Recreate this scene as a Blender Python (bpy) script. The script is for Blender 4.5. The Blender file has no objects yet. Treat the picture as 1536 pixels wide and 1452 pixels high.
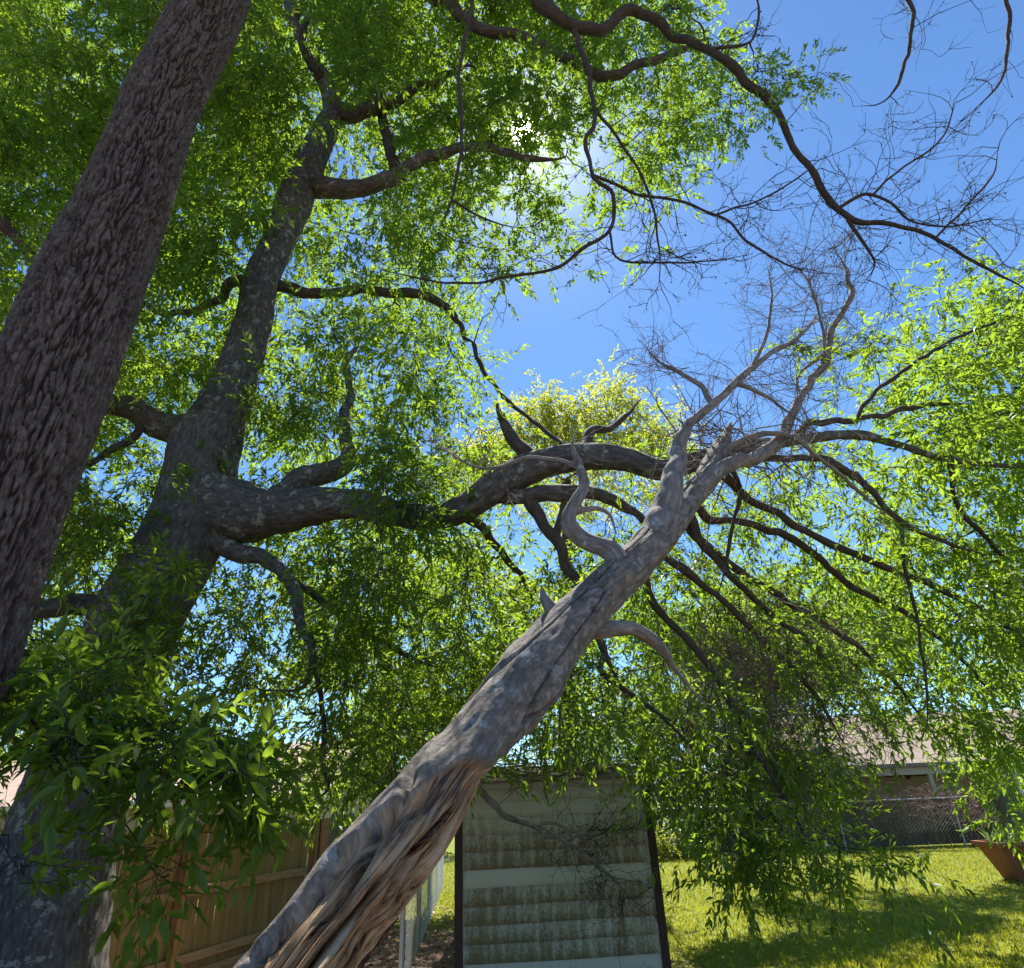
import bpy, math, random
import numpy as np
from mathutils import Vector, Matrix

rng = np.random.default_rng(11)
random.seed(5)
R = math.radians
SC = bpy.context.scene

# ------------------------------------------------------------------ camera
CAMZ = 1.65
FPX, IW, IH = 950.0, 1536, 1452          # focal length in photo pixels
PITCH = math.atan(474.0 / FPX)
ROLL = 0.0405
_r0 = np.array([1., 0, 0]); _u0 = np.array([0, -math.sin(PITCH), math.cos(PITCH)])
CF = np.array([0, math.cos(PITCH), math.sin(PITCH)])
CR = math.cos(ROLL) * _r0 - math.sin(ROLL) * _u0
CU = math.sin(ROLL) * _r0 + math.cos(ROLL) * _u0
CAM = np.array([0, 0, CAMZ])
cd = bpy.data.cameras.new('camera'); cam = bpy.data.objects.new('camera', cd)
SC.collection.objects.link(cam)
m = Matrix.Identity(4)
for i in range(3):
    m[i][0], m[i][1], m[i][2] = CR[i], CU[i], -CF[i]
m[2][3] = CAMZ
cam.matrix_world = m
cd.sensor_fit = 'HORIZONTAL'; cd.sensor_width = 36; cd.lens = 36 * FPX / IW
cd.clip_start = 0.05; cd.clip_end = 3000
SC.camera = cam

# ------------------------------------------------------------------ world, sun, exposure
SUN_EL, SUN_AZ = R(55.6), R(3.87)         # seen in the frame through the crown
SUNDIR = Vector((math.sin(SUN_AZ) * math.cos(SUN_EL), math.cos(SUN_AZ) * math.cos(SUN_EL), math.sin(SUN_EL)))
wd = bpy.data.worlds.new('World'); SC.world = wd; wd.use_nodes = True
nt = wd.node_tree; nt.nodes.clear()
out = nt.nodes.new('ShaderNodeOutputWorld'); bg = nt.nodes.new('ShaderNodeBackground')
sky = nt.nodes.new('ShaderNodeTexSky'); sky.sky_type = 'NISHITA'; sky.sun_disc = False
sky.sun_elevation = SUN_EL; sky.sun_rotation = SUN_AZ
sky.air_density = 0.9; sky.dust_density = 0.05; sky.ozone_density = 4.0; sky.altitude = 100
# the sun itself with its narrow aureole, as part of the sky
tc = nt.nodes.new('ShaderNodeTexCoord')
dp = nt.nodes.new('ShaderNodeVectorMath'); dp.operation = 'DOT_PRODUCT'
dp.inputs[1].default_value = SUNDIR
nt.links.new(tc.outputs['Generated'], dp.inputs[0])
ac = nt.nodes.new('ShaderNodeMath'); ac.operation = 'ARCCOSINE'
nt.links.new(dp.outputs['Value'], ac.inputs[0])
def mathn(op, a, b=None, b_val=None):
    n = nt.nodes.new('ShaderNodeMath'); n.operation = op
    nt.links.new(a, n.inputs[0])
    if b is not None: nt.links.new(b, n.inputs[1])
    if b_val is not None: n.inputs[1].default_value = b_val
    return n.outputs[0]
t1 = mathn('MULTIPLY', ac.outputs[0], b_val=1 / R(0.6)); t1 = mathn('POWER', t1, b_val=2); t1 = mathn('MULTIPLY', t1, b_val=-1)
t1 = mathn('EXPONENT', t1); t1 = mathn('MULTIPLY', t1, b_val=700)
t2 = mathn('MULTIPLY', ac.outputs[0], b_val=-1 / R(3.5)); t2 = mathn('EXPONENT', t2); t2 = mathn('MULTIPLY', t2, b_val=9)
ts = mathn('ADD', t1, t2)
cmb = nt.nodes.new('ShaderNodeCombineColor')
for k, f in enumerate((1.0, 0.97, 0.92)):
    nt.links.new(mathn('MULTIPLY', ts, b_val=f), cmb.inputs[k])
ad = nt.nodes.new('ShaderNodeMix'); ad.data_type = 'RGBA'; ad.blend_type = 'ADD'; ad.inputs[0].default_value = 1.0
tint = nt.nodes.new('ShaderNodeMix'); tint.data_type = 'RGBA'; tint.blend_type = 'MULTIPLY'; tint.inputs[0].default_value = 1.0
tint.inputs[7].default_value = (0.69, 0.88, 1.0, 1)
nt.links.new(sky.outputs[0], tint.inputs[6]); nt.links.new(tint.outputs[2], ad.inputs[6]); nt.links.new(cmb.outputs[0], ad.inputs[7])
nt.links.new(ad.outputs[2], bg.inputs['Color']); bg.inputs['Strength'].default_value = 0.08
nt.links.new(bg.outputs[0], out.inputs['Surface'])

ld = bpy.data.lights.new('sun', 'SUN'); ld.energy = 5.0; ld.angle = R(0.53); ld.color = (1.0, 0.95, 0.86)
lo = bpy.data.objects.new('sun', ld); SC.collection.objects.link(lo)
lo.rotation_euler = SUNDIR.to_track_quat('Z', 'Y').to_euler()

SC.view_settings.view_transform = 'Standard'; SC.view_settings.look = 'None'
SC.view_settings.exposure = 1.4; SC.view_settings.gamma = 1.0
SC.view_settings.use_curve_mapping = False
SC.render.engine = 'CYCLES'
SC.cycles.use_denoising = True
SC.cycles.max_bounces = 8; SC.cycles.diffuse_bounces = 4; SC.cycles.transmission_bounces = 4; SC.cycles.glossy_bounces = 2
SC.cycles.sample_clamp_indirect = 6.0

# ------------------------------------------------------------------ pixel <-> place
def ray(px, py): return CF + CR * ((px - 768) / FPX) - CU * ((py - 726) / FPX)
def at(px, py, Y):
    d = ray(px, py); return CAM + d * (Y / d[1])
def axial(P): return float(np.dot(np.asarray(P) - CAM, CF))
def gnd(px, py, z=0.0):
    d = ray(px, py); return CAM + d * ((z - CAMZ) / d[2])
def proj(P):
    q = np.asarray(P) - CAM
    a = q @ CF
    a = np.where(a < 0.05, 0.05, a)
    return 768 + FPX * (q @ CR) / a, 726 - FPX * (q @ CU) / a, a

# ------------------------------------------------------------------ noise
def _h(ix, iy, iz, seed):
    n = (ix * 374761393 + iy * 668265263 + iz * 2147483647 + seed * 1274126177) & 0x7fffffff
    n = ((n ^ (n >> 13)) * 1274126177) & 0x7fffffff
    n = (n ^ (n >> 16)) * 668265263 & 0x7fffffff
    return ((n ^ (n >> 15)) & 0xffff) / 65535.0
def vnoise(x, y, z, seed=0):
    x = np.asarray(x, float); y = np.asarray(y, float) + 0 * x; z = np.asarray(z, float) + 0 * x
    ix = np.floor(x).astype(np.int64); iy = np.floor(y).astype(np.int64); iz = np.floor(z).astype(np.int64)
    fx, fy, fz = x - ix, y - iy, z - iz
    fx = fx * fx * (3 - 2 * fx); fy = fy * fy * (3 - 2 * fy); fz = fz * fz * (3 - 2 * fz)
    def L(a, b, t): return a + (b - a) * t
    c = [[[_h(ix + i, iy + j, iz + k, seed) for k in (0, 1)] for j in (0, 1)] for i in (0, 1)]
    x0 = L(L(c[0][0][0], c[1][0][0], fx), L(c[0][1][0], c[1][1][0], fx), fy)
    x1 = L(L(c[0][0][1], c[1][0][1], fx), L(c[0][1][1], c[1][1][1], fx), fy)
    return L(x0, x1, fz) * 2 - 1
def fbm(x, y, z, oct=3, seed=0):
    s = 0; a = 1; f = 1
    for o in range(oct):
        s = s + a * vnoise(x * f, y * f, z * f, seed + o); a *= 0.5; f *= 2.03
    return s

# ------------------------------------------------------------------ mesh helpers
def link(o, parent=None):
    SC.collection.objects.link(o)
    if parent is not None:
        o.parent = parent
        o.matrix_parent_inverse = parent.matrix_basis.inverted()
    return o
def mesh_np(name, verts, quads, mat, attrs=None, smooth=True, tris=None):
    verts = np.ascontiguousarray(verts, np.float32)
    me = bpy.data.meshes.new(name)
    me.vertices.add(len(verts)); me.vertices.foreach_set('co', verts.ravel())
    fs = []; starts = []; tot = 0
    if quads is not None and len(quads):
        q = np.ascontiguousarray(quads, np.int32); fs.append(q.ravel()); starts.append(np.arange(len(q)) * 4); tot += q.size
    if tris is not None and len(tris):
        t = np.ascontiguousarray(tris, np.int32); fs.append(t.ravel()); starts.append(tot + np.arange(len(t)) * 3); tot += t.size
    idx = np.concatenate(fs); st = np.concatenate(starts).astype(np.int32)
    me.loops.add(len(idx)); me.loops.foreach_set('vertex_index', idx)
    me.polygons.add(len(st)); me.polygons.foreach_set('loop_start', st)
    if smooth:
        me.polygons.foreach_set('use_smooth', np.ones(len(st), bool))
    for k, v in (attrs or {}).items():
        v = np.ascontiguousarray(v, np.float32)
        if v.ndim == 1:
            a = me.attributes.new(k, 'FLOAT', 'POINT'); a.data.foreach_set('value', v)
        else:
            a = me.attributes.new(k, 'FLOAT_VECTOR', 'POINT'); a.data.foreach_set('vector', v.ravel())
    me.update(calc_edges=True); me.validate()
    if mat is not None: me.materials.append(mat)
    return me
def obj(name, me, parent=None, kind=None, label=None, cat=None, group=None):
    o = bpy.data.objects.new(name, me); link(o, parent)
    for k, v in (('kind', kind), ('label', label), ('category', cat), ('group', group)):
        if v: o[k] = v
    return o
def thing(name, loc, label, cat, group=None):
    o = bpy.data.objects.new(name, None); o.location = Vector(loc); o.empty_display_size = 0.2
    SC.collection.objects.link(o)
    o['label'] = label; o['category'] = cat
    if group: o['group'] = group
    return o

class MB:
    """collects boxes / prisms into one mesh"""
    def __init__(s): s.v = []; s.f = []
    def add(s, vs, fs):
        b = len(s.v); s.v += [tuple(v) for v in vs]; s.f += [tuple(b + i for i in f) for f in fs]
    def box(s, c, d, rot=None):
        vs = [Vector((sx * d[0] / 2, sy * d[1] / 2, sz * d[2] / 2)) for sx in (-1, 1) for sy in (-1, 1) for sz in (-1, 1)]
        if rot is not None: vs = [rot @ v for v in vs]
        vs = [v + Vector(c) for v in vs]
        s.add(vs, [(0, 1, 3, 2), (4, 6, 7, 5), (0, 4, 5, 1), (2, 3, 7, 6), (0, 2, 6, 4), (1, 5, 7, 3)]); return s
    def hexa(s, vs):   # 8 corners: bottom 4 then top 4, counter-clockwise
        s.add(vs, [(0, 3, 2, 1), (4, 5, 6, 7), (0, 1, 5, 4), (1, 2, 6, 5), (2, 3, 7, 6), (3, 0, 4, 7)]); return s
    def cyl(s, a, b, r0, r1=None, n=10):
        a = Vector(a); b = Vector(b); r1 = r0 if r1 is None else r1
        t = (b - a).normalized(); u = t.orthogonal().normalized(); w = t.cross(u)
        vs = [a + (u * math.cos(2 * math.pi * i / n) + w * math.sin(2 * math.pi * i / n)) * r0 for i in range(n)]
        vs += [b + (u * math.cos(2 * math.pi * i / n) + w * math.sin(2 * math.pi * i / n)) * r1 for i in range(n)]
        s.add(vs, [(i, (i + 1) % n, n + (i + 1) % n, n + i) for i in range(n)] + [tuple(range(n))[::-1], tuple(range(n, 2 * n))]); return s
    def mesh(s, name, mat, bevel=0):
        me = bpy.data.meshes.new(name); me.from_pydata(s.v, [], s.f); me.update()
        if bevel:
            import bmesh
            bm = bmesh.new(); bm.from_mesh(me)
            bmesh.ops.bevel(bm, geom=bm.edges[:], offset=bevel, segments=1, affect='EDGES')
            bm.to_mesh(me); bm.free()
        if mat: me.materials.append(mat)
        return me

# ------------------------------------------------------------------ materials
class NT:
    def __init__(s, name):
        s.m = bpy.data.materials.new(name); s.m.use_nodes = True; s.t = s.m.node_tree; s.t.nodes.clear()
        s.o = s.t.nodes.new('ShaderNodeOutputMaterial')
    def n(s, typ, **kw):
        n = s.t.nodes.new(typ)
        for k, v in kw.items():
            if k.startswith('i_'):
                key = k[2:]; key = int(key) if key.isdigit() else key.replace('_', ' ')
                n.inputs[key].default_value = v
            else: setattr(n, k, v)
        return n
    def l(s, a, b): s.t.links.new(a, b)
    def coords(s, attr=None, scale=(1, 1, 1)):
        if attr: c = s.n('ShaderNodeAttribute', attribute_name=attr).outputs['Vector']
        else: c = s.n('ShaderNodeTexCoord').outputs['Object']
        mp = s.n('ShaderNodeMapping'); mp.inputs['Scale'].default_value = scale; s.l(c, mp.inputs[0]); return mp.outputs[0]
    def noise(s, co, scale, detail=4, rough=0.6):
        n = s.n('ShaderNodeTexNoise', i_Scale=scale, i_Detail=detail, i_Roughness=rough); s.l(co, n.inputs['Vector']); return n.outputs['Fac']
    def ramp(s, fac, stops):
        r = s.n('ShaderNodeValToRGB'); s.l(fac, r.inputs[0]); e = r.color_ramp.elements
        while len(e) > 1: e.remove(e[0])
        e[0].position = stops[0][0]; e[0].color = (*stops[0][1], 1) if len(stops[0][1]) == 3 else stops[0][1]
        for p, c in stops[1:]:
            q = e.new(p); q.color = (*c, 1)
        return r.outputs[0]
    def mix(s, fac, a, b, blend='MIX'):
        n = s.n('ShaderNodeMix', data_type='RGBA', blend_type=blend)
        for v, i in ((fac, 0), (a, 6), (b, 7)):
            if isinstance(v, (int, float)): n.inputs[i].default_value = v
            elif isinstance(v, tuple): n.inputs[i].default_value = (*v, 1)
            else: s.l(v, n.inputs[i])
        return n.outputs[2]
    def math(s, op, a, b=0.5):
        n = s.n('ShaderNodeMath', operation=op)
        for v, i in ((a, 0), (b, 1)):
            if isinstance(v, (int, float)): n.inputs[i].default_value = v
            else: s.l(v, n.inputs[i])
        return n.outputs[0]
    def bump(s, h, strength=0.5, dist=0.01, nrm=None):
        b = s.n('ShaderNodeBump', i_Strength=strength, i_Distance=dist); s.l(h, b.inputs['Height'])
        if nrm: s.l(nrm, b.inputs['Normal'])
        return b.outputs[0]
    def pbr(s, col, rough=0.85, nrm=None, spec=0.3, metal=0.0):
        p = s.n('ShaderNodeBsdfPrincipled', i_Roughness=rough, i_Metallic=metal)
        p.inputs['Specular IOR Level'].default_value = spec
        if isinstance(col, tuple): p.inputs['Base Color'].default_value = (*col, 1)
        else: s.l(col, p.inputs['Base Color'])
        if nrm: s.l(nrm, p.inputs['Normal'])
        s.l(p.outputs[0], s.o.inputs[0]); return p
    def value_rand(s):
        return s.n('ShaderNodeObjectInfo').outputs['Random']

def bark_mat(name, cols, zs=0.18, scale=30, lichen=None, lich_amt=0.56):
    t = NT(name); c = t.coords('bark', (1, 1, zs)); cu = t.coords('bark')
    f = t.noise(c, scale, 5, 0.65); big = t.noise(cu, 2.2, 3)
    col = t.ramp(f, [(0.3, cols[0]), (0.5, cols[1]), (0.72, cols[2])])
    col = t.mix(t.math('MULTIPLY', big, 0.5), col, cols[3])
    if lichen:
        li = t.noise(cu, 9, 6, 0.75); li2 = t.noise(cu, 1.3, 2)
        lf = t.math('MULTIPLY', t.math('GREATER_THAN', li, lich_amt), t.math('GREATER_THAN', li2, 0.44))
        col = t.mix(t.math('MULTIPLY', lf, 0.75), col, lichen)
    fine = t.noise(cu, 120, 3, 0.6)
    nb = t.bump(f, 0.7, 0.012); nb = t.bump(fine, 0.35, 0.004, nb)
    t.pbr(col, 0.92, nb, 0.15); return t.m

M = {}
def rough_bark():
    t = NT('furrowed_bark'); cu = t.coords('bark'); rg = t.n('ShaderNodeAttribute', attribute_name='ridge').outputs['Fac']
    f = t.noise(t.coords('bark', (1, 1, .45)), 55, 5, .7); big = t.noise(cu, 2.0, 3)
    inner = t.mix(f, (.03, .019, .016), (.065, .043, .036)); crust = t.ramp(f, [(.3, (.06, .046, .038)), (.5, (.125, .10, .085)), (.72, (.25, .215, .19))])
    crust = t.mix(t.math('MULTIPLY', big, .45), crust, (.09, .062, .048))
    col = t.mix(rg, inner, crust)
    t.pbr(col, .95, t.bump(f, .8, .008), .1); return t.m
M['bark_rough'] = rough_bark()
M['bark_oak'] = bark_mat('oak_bark', [(.04, .036, .032), (.105, .097, .088), (.20, .19, .175), (.08, .07, .06)], 0.35, 30, (.30, .32, .28), 0.57)
M['bark_limb'] = bark_mat('limb_bark', [(.04, .033, .028), (.085, .068, .055), (.15, .125, .10), (.06, .045, .035)], 0.3, 34, (.2, .22, .19), 0.63)
M['bark_twig'] = bark_mat('twig_bark', [(.04, .034, .03), (.07, .058, .05), (.11, .095, .08), (.05, .04, .035)], 0.3, 40)
M['bark_dry'] = bark_mat('dry_twig_bark', [(.12, .09, .07), (.2, .16, .125), (.32, .27, .22), (.18, .14, .11)], 0.3, 40)
M['bark_grey'] = bark_mat('grey_dead_bark', [(.08, .068, .06), (.22, .195, .175), (.42, .385, .35), (.19, .165, .145)], 0.25, 30, (.5, .52, .5), 0.6)

def dead_trunk_mat():
    t = NT('dead_trunk_bark_and_wood'); c = t.coords('bark', (1, 1, 0.16)); cu = t.coords('bark')
    msk = t.n('ShaderNodeAttribute', attribute_name='wood').outputs['Fac']
    f = t.noise(t.coords('bark', (1, 1, 0.4)), 30, 7, 0.72); big = t.noise(cu, 2.6, 4); fine = t.noise(cu, 75, 5, .7)
    bark = t.ramp(f, [(0.38, (.05, .042, .036)), (0.48, (.18, .158, .138)), (0.64, (.40, .365, .325))])
    mot = t.noise(cu, 16, 6, .7); bark = t.mix(t.ramp(mot, [(.42, (.75, .75, .75)), (.56, (0, 0, 0))]), bark, (.10, .085, .075))
    bark = t.mix(t.math('MULTIPLY', big, 0.5), bark, (.33, .275, .215))
    li = t.noise(cu, 12, 3.5, 0.6); li2 = t.noise(cu, 70, 3, .6)
    lf = t.ramp(t.math('ADD', li, t.math('MULTIPLY', li2, .12)), [(.66, (0, 0, 0)), (.72, (.6, .6, .6))])
    bark = t.mix(t.math('MULTIPLY', lf, t.math('ADD', li2, .25)), bark, (.44, .46, .44))
    streak = t.noise(t.coords('bark', (1, 1, 0.09)), 42, 7, 0.75)
    wood = t.ramp(streak, [(0.41, (.025, .015, .01)), (0.465, (.28, .15, .07)), (0.56, (.56, .36, .19)), (0.72, (.70, .55, .39))])
    wood = t.mix(t.ramp(big, [(0.45, (0, 0, 0)), (0.7, (.5, .5, .5))]), wood, (.34, .28, .24))
    rot = t.noise(cu, 7, 5, 0.7)
    wood = t.mix(t.ramp(rot, [(0.56, (0, 0, 0)), (0.68, (.75, .75, .75))]), wood, (.20, .105, .05))
    col = t.mix(msk, bark, wood)
    h = t.mix(msk, f, streak)
    nb = t.bump(h, 1.0, 0.02); nb = t.bump(fine, 0.6, 0.006, nb)
    t.pbr(col, 0.9, nb, 0.15); return t.m
M['dead_trunk'] = dead_trunk_mat()

def leaf_mat(name, dark, mid, light, tr, gloss=0.06, tw=0.5):
    t = NT(name)
    a = t.n('ShaderNodeAttribute', attribute_name='rnd').outputs['Fac']
    col = t.ramp(a, [(0.0, dark), (0.5, mid), (1.0, light)])
    trc = t.ramp(a, [(0.0, tuple(c * 0.7 for c in tr)), (1.0, tr)])
    d = t.n('ShaderNodeBsdfDiffuse'); t.l(col, d.inputs[0])
    s = t.n('ShaderNodeBsdfTranslucent'); t.l(trc, s.inputs[0])
    mx = t.n('ShaderNodeMixShader', i_0=tw); t.l(d.outputs[0], mx.inputs[1]); t.l(s.outputs[0], mx.inputs[2])
    g = t.n('ShaderNodeBsdfGlossy', i_Roughness=0.42); g.inputs[0].default_value = (0.9, 0.95, 1, 1)
    m2 = t.n('ShaderNodeMixShader', i_0=gloss); t.l(mx.outputs[0], m2.inputs[1]); t.l(g.outputs[0], m2.inputs[2])
    t.l(m2.outputs[0], t.o.inputs[0]); return t.m
M['leaf'] = leaf_mat('willow_oak_leaf', (.03, .075, .012), (.055, .115, .016), (.10, .155, .02), (.36, .54, .035), .02, .54)
M['leaf_yellow'] = leaf_mat('sunlit_yellow_leaf', (.08, .13, .02), (.13, .18, .03), (.18, .2, .04), (.60, .64, .05), 0.03, 0.6)  # backlit sun glow put into a yellower, brighter leaf colour
M['leaf_sun'] = leaf_mat('sunlit_leaf', (.06, .12, .018), (.10, .16, .022), (.15, .19, .03), (.50, .62, .04), .02, .6)  # brighter leaf copy, sunlight put into its colour for the backdrop tree
M['leaf_far'] = leaf_mat('distant_leaf', (.05, .1, .03), (.08, .14, .04), (.12, .17, .05), (.3, .42, .08))
M['grass'] = leaf_mat('grass_blade', (.08, .12, .01), (.15, .19, .014), (.24, .23, .03), (.46, .46, .02), 0.03, 0.45)

def wood_mat(name, a, b, c, grain_axis=2, moss=None):
    t = NT(name); rv = t.value_rand()
    sc = [9, 9, 9]; sc[grain_axis] = 0.7
    co = t.coords(None, tuple(sc))
    off = t.n('ShaderNodeVectorMath', operation='ADD'); cmb = t.n('ShaderNodeCombineXYZ')
    t.l(t.math('MULTIPLY', rv, 40.0), cmb.inputs[0]); t.l(t.math('MULTIPLY', rv, 17.0), cmb.inputs[2])
    t.l(co, off.inputs[0]); t.l(cmb.outputs[0], off.inputs[1])
    f = t.noise(off.outputs[0], 3.0, 6, 0.7)
    col = t.ramp(f, [(0.3, a), (0.5, b), (0.75, c)])
    col = t.mix(t.math('MULTIPLY', rv, 0.45), col, tuple(x * 0.55 for x in b))
    if moss:
        z = t.n('ShaderNodeSeparateXYZ'); t.l(t.n('ShaderNodeTexCoord').outputs['Object'], z.inputs[0])
        n2 = t.noise(t.coords(), 2.5, 4)
        col = t.mix(t.ramp(n2, [(0.45, (0, 0, 0)), (0.65, (.6, .6, .6))]), col, moss)
    t.pbr(col, 0.88, t.bump(f, 0.5, 0.004), 0.2); return t.m
M['picket'] = wood_mat('fence_board_wood', (.16, .10, .04), (.30, .20, .085), (.42, .30, .15), 2, (.20, .18, .06))
M['post'] = wood_mat('fence_post_wood', (.19, .105, .05), (.33, .19, .09), (.43, .27, .14))
M['rail'] = wood_mat('fence_rail_wood', (.21, .12, .06), (.36, .23, .13), (.46, .31, .19), 1)
M['old_picket'] = wood_mat('old_dark_fence_wood', (.05, .04, .028), (.11, .09, .062), (.18, .15, .11))
M['grey_picket'] = wood_mat('weathered_grey_fence_wood', (.08, .065, .055), (.17, .145, .12), (.26, .225, .19))
def metal(name, col, rough=0.45):
    t = NT(name); n = t.noise(t.coords(), 25, 4)
    t.pbr(t.mix(t.math('MULTIPLY', n, 0.5), col, tuple(c * 0.6 for c in col)), rough, None, 0.5, 0.7); return t.m
M['galv'] = metal('galvanised_steel', (.5, .52, .54))
def flat(name, col, rough=0.8, var=0.35, scale=6, spec=0.25):
    t = NT(name); n = t.noise(t.coords(), scale, 5)
    t.pbr(t.mix(t.math('MULTIPLY', n, var * 2), col, tuple(c * 0.55 for c in col)), rough, t.bump(n, 0.2, 0.004), spec); return t.m
M['trim'] = flat('brown_trim_paint', (.075, .045, .035))
M['fascia'] = flat('cream_painted_board', (.55, .49, .40), 0.7, .2)
M['stucco'] = flat('tan_wall', (.46, .36, .27), 0.9, .2)
M['soffit'] = flat('pale_soffit', (.6, .54, .46), 0.8, .15)
M['terracotta'] = flat('terracotta', (.30, .105, .055), 0.75, .35, 9)
M['dark_metal'] = flat('dark_fan_metal', (.03, .025, .022), 0.5)
M['soil'] = flat('potting_soil', (.05, .035, .025), 0.95)
M['tarp'] = flat('blue_tarp', (.10, .17, .42), 0.5, .5, 14)
M['grey_post'] = flat('grey_green_panel', (.17, .19, .17), 0.6, .3)
M['window'] = flat('dark_window_glass', (.03, .035, .04), 0.1, .1, 4, 0.6)

def shingle_mat(name, a, b):
    t = NT(name)
    br = t.n('ShaderNodeTexBrick', i_Scale=3.0, i_Mortar_Size=0.012, i_Row_Height=0.42, i_Brick_Width=0.9)
    t.l(t.coords(), br.inputs['Vector'])
    br.inputs['Color1'].default_value = (*a, 1); br.inputs['Color2'].default_value = (*b, 1); br.inputs['Mortar'].default_value = (*(x * .4 for x in a), 1)
    n = t.noise(t.coords(), 40, 3)
    t.pbr(t.mix(t.math('MULTIPLY', n, .6), br.outputs[0], b), .95, t.bump(n, .5, .01), .1); return t.m
M['shingle'] = shingle_mat('grey_brown_shingles', (.20, .16, .13), (.29, .235, .19))
M['shingle_pink'] = shingle_mat('pinkish_brown_shingles', (.30, .22, .18), (.40, .30, .25))

def siding_mat():
    t = NT('stained_white_siding')
    co = t.coords(); sep = t.n('ShaderNodeSeparateXYZ'); t.l(t.n('ShaderNodeTexCoord').outputs['Object'], sep.inputs[0])
    rv = t.value_rand()
    base = t.mix(t.noise(co, 3, 4), (.46, .44, .34), (.60, .575, .47))
    st = t.noise(t.coords(None, (1, 1, 0.10)), 16, 6, 0.7)        # vertical algae runs
    sp = t.noise(t.coords(None, (1.0, 1, 0.6)), 55, 4, 0.75)      # speckle
    big = t.noise(t.coords(None, (.6, 1, 1.0)), 2.2, 3, .5)
    lvl = t.n('ShaderNodeAttribute', attribute_name='dirt').outputs['Fac']
    f = t.math('ADD', t.math('MULTIPLY', st, 0.52), t.math('MULTIPLY', sp, 0.42))
    f = t.math('ADD', f, t.math('MULTIPLY', big, 0.22))
    f = t.math('ADD', f, lvl)
    fac = t.ramp(f, [(0.6, (0, 0, 0)), (0.8, (1, 1, 1))])
    alg = t.mix(t.noise(co, 30, 4), (.085, .065, .022), (.25, .185, .07))
    col = t.mix(t.math('MULTIPLY', fac, 0.93), base, alg)
    t.pbr(col, 0.6, t.bump(sp, 0.25, 0.002), 0.3); return t.m
M['siding'] = siding_mat()

def ground_mat():
    t = NT('lawn_and_soil'); co = t.coords()
    n1 = t.noise(co, 0.9, 5); n2 = t.noise(co, 45, 4); n3 = t.noise(co, 7, 4)
    grass = t.ramp(n2, [(0.3, (.07, .10, .014)), (0.5, (.14, .17, .022)), (0.75, (.24, .24, .055))])
    grass = t.mix(t.ramp(n3, [(0.5, (0, 0, 0)), (0.7, (.5, .5, .5))]), grass, (.2, .19, .06))
    dirt = t.ramp(n2, [(0.3, (.10, .06, .04)), (0.5, (.22, .14, .095)), (0.75, (.38, .26, .19))])
    a = t.n('ShaderNodeAttribute', attribute_name='bare').outputs['Fac']
    f = t.math('ADD', a, t.math('MULTIPLY', t.math('SUBTRACT', n1, 0.5), 1.3))
    f = t.ramp(f, [(0.42, (0, 0, 0)), (0.6, (1, 1, 1))])
    t.pbr(t.mix(f, grass, dirt), 0.95, t.bump(n2, .6, .02), .1); return t.m
M['ground'] = ground_mat()

# ------------------------------------------------------------------ tubes
def resample(P, rad, step):
    P = np.asarray(P, float); rad = np.asarray(rad, float)
    n = len(P)
    Pe = np.vstack([2 * P[0] - P[1], P, 2 * P[-1] - P[-2]]); Re = np.concatenate([[rad[0]], rad, [rad[-1]]])
    op, orr = [], []
    for i in range(1, n):
        p0, p1, p2, p3 = Pe[i - 1:i + 3]; r0, r1, r2, r3 = Re[i - 1:i + 3]
        k = max(2, int(np.linalg.norm(p2 - p1) / step))
        t = np.linspace(0, 1, k, endpoint=False)[:, None]
        op.append(0.5 * (2 * p1 + (p2 - p0) * t + (2 * p0 - 5 * p1 + 4 * p2 - p3) * t ** 2 + (3 * p1 - p0 - 3 * p2 + p3) * t ** 3))
        tt = t[:, 0]; ts = tt * tt * (3 - 2 * tt); orr.append(r1 + (r2 - r1) * ts)
    op.append(P[-1:]); orr.append(rad[-1:])
    return np.vstack(op), np.concatenate(orr)
def tube(P, rad, nseg, disp=None, cap=True, front=False):
    """closed tube with frames turned so that theta = 0 faces the camera; returns verts, quads, attr"""
    n = len(P)
    T = np.gradient(P, axis=0); T /= np.linalg.norm(T, axis=1)[:, None] + 1e-9
    N = np.zeros_like(P)
    v = CAM - P[0]; v -= T[0] * (v @ T[0]); N[0] = v / (np.linalg.norm(v) + 1e-9)
    for i in range(1, n):
        v = N[i - 1] - T[i] * (N[i - 1] @ T[i]); N[i] = v / (np.linalg.norm(v) + 1e-9)
    B = np.cross(T, N)
    s = np.concatenate([[0], np.cumsum(np.linalg.norm(np.diff(P, axis=0), axis=1))])
    th = np.linspace(0, 2 * np.pi, nseg, endpoint=False)
    if front:      # most of the segments on the side that is seen
        k = int(nseg * .84); th = np.concatenate([np.linspace(-1.9, 1.9, k, endpoint=False), np.linspace(1.9, 2 * np.pi - 1.9, nseg - k, endpoint=False)])
    TH, S = np.meshgrid(th, s); RR = np.repeat(rad[:, None], nseg, 1)
    extra = {}
    rr = RR
    if disp is not None:
        d = disp(TH, S, RR, s[-1])
        if isinstance(d, tuple): d, extra = d
        rr = RR + d
    V = P[:, None, :] + rr[..., None] * (np.cos(TH)[..., None] * N[:, None, :] + np.sin(TH)[..., None] * B[:, None, :])
    rm = np.maximum(RR, 0.02)
    A = np.stack([rm * np.cos(TH), rm * np.sin(TH), S], -1)
    idx = np.arange(n * nseg).reshape(n, nseg); nx = np.roll(idx, -1, 1)
    Q = np.stack([idx[:-1], nx[:-1], nx[1:], idx[1:]], -1).reshape(-1, 4)
    return V.reshape(-1, 3), Q, A.reshape(-1, 3), {k: v.reshape(-1) for k, v in extra.items()}, (idx[0], idx[-1])
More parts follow.
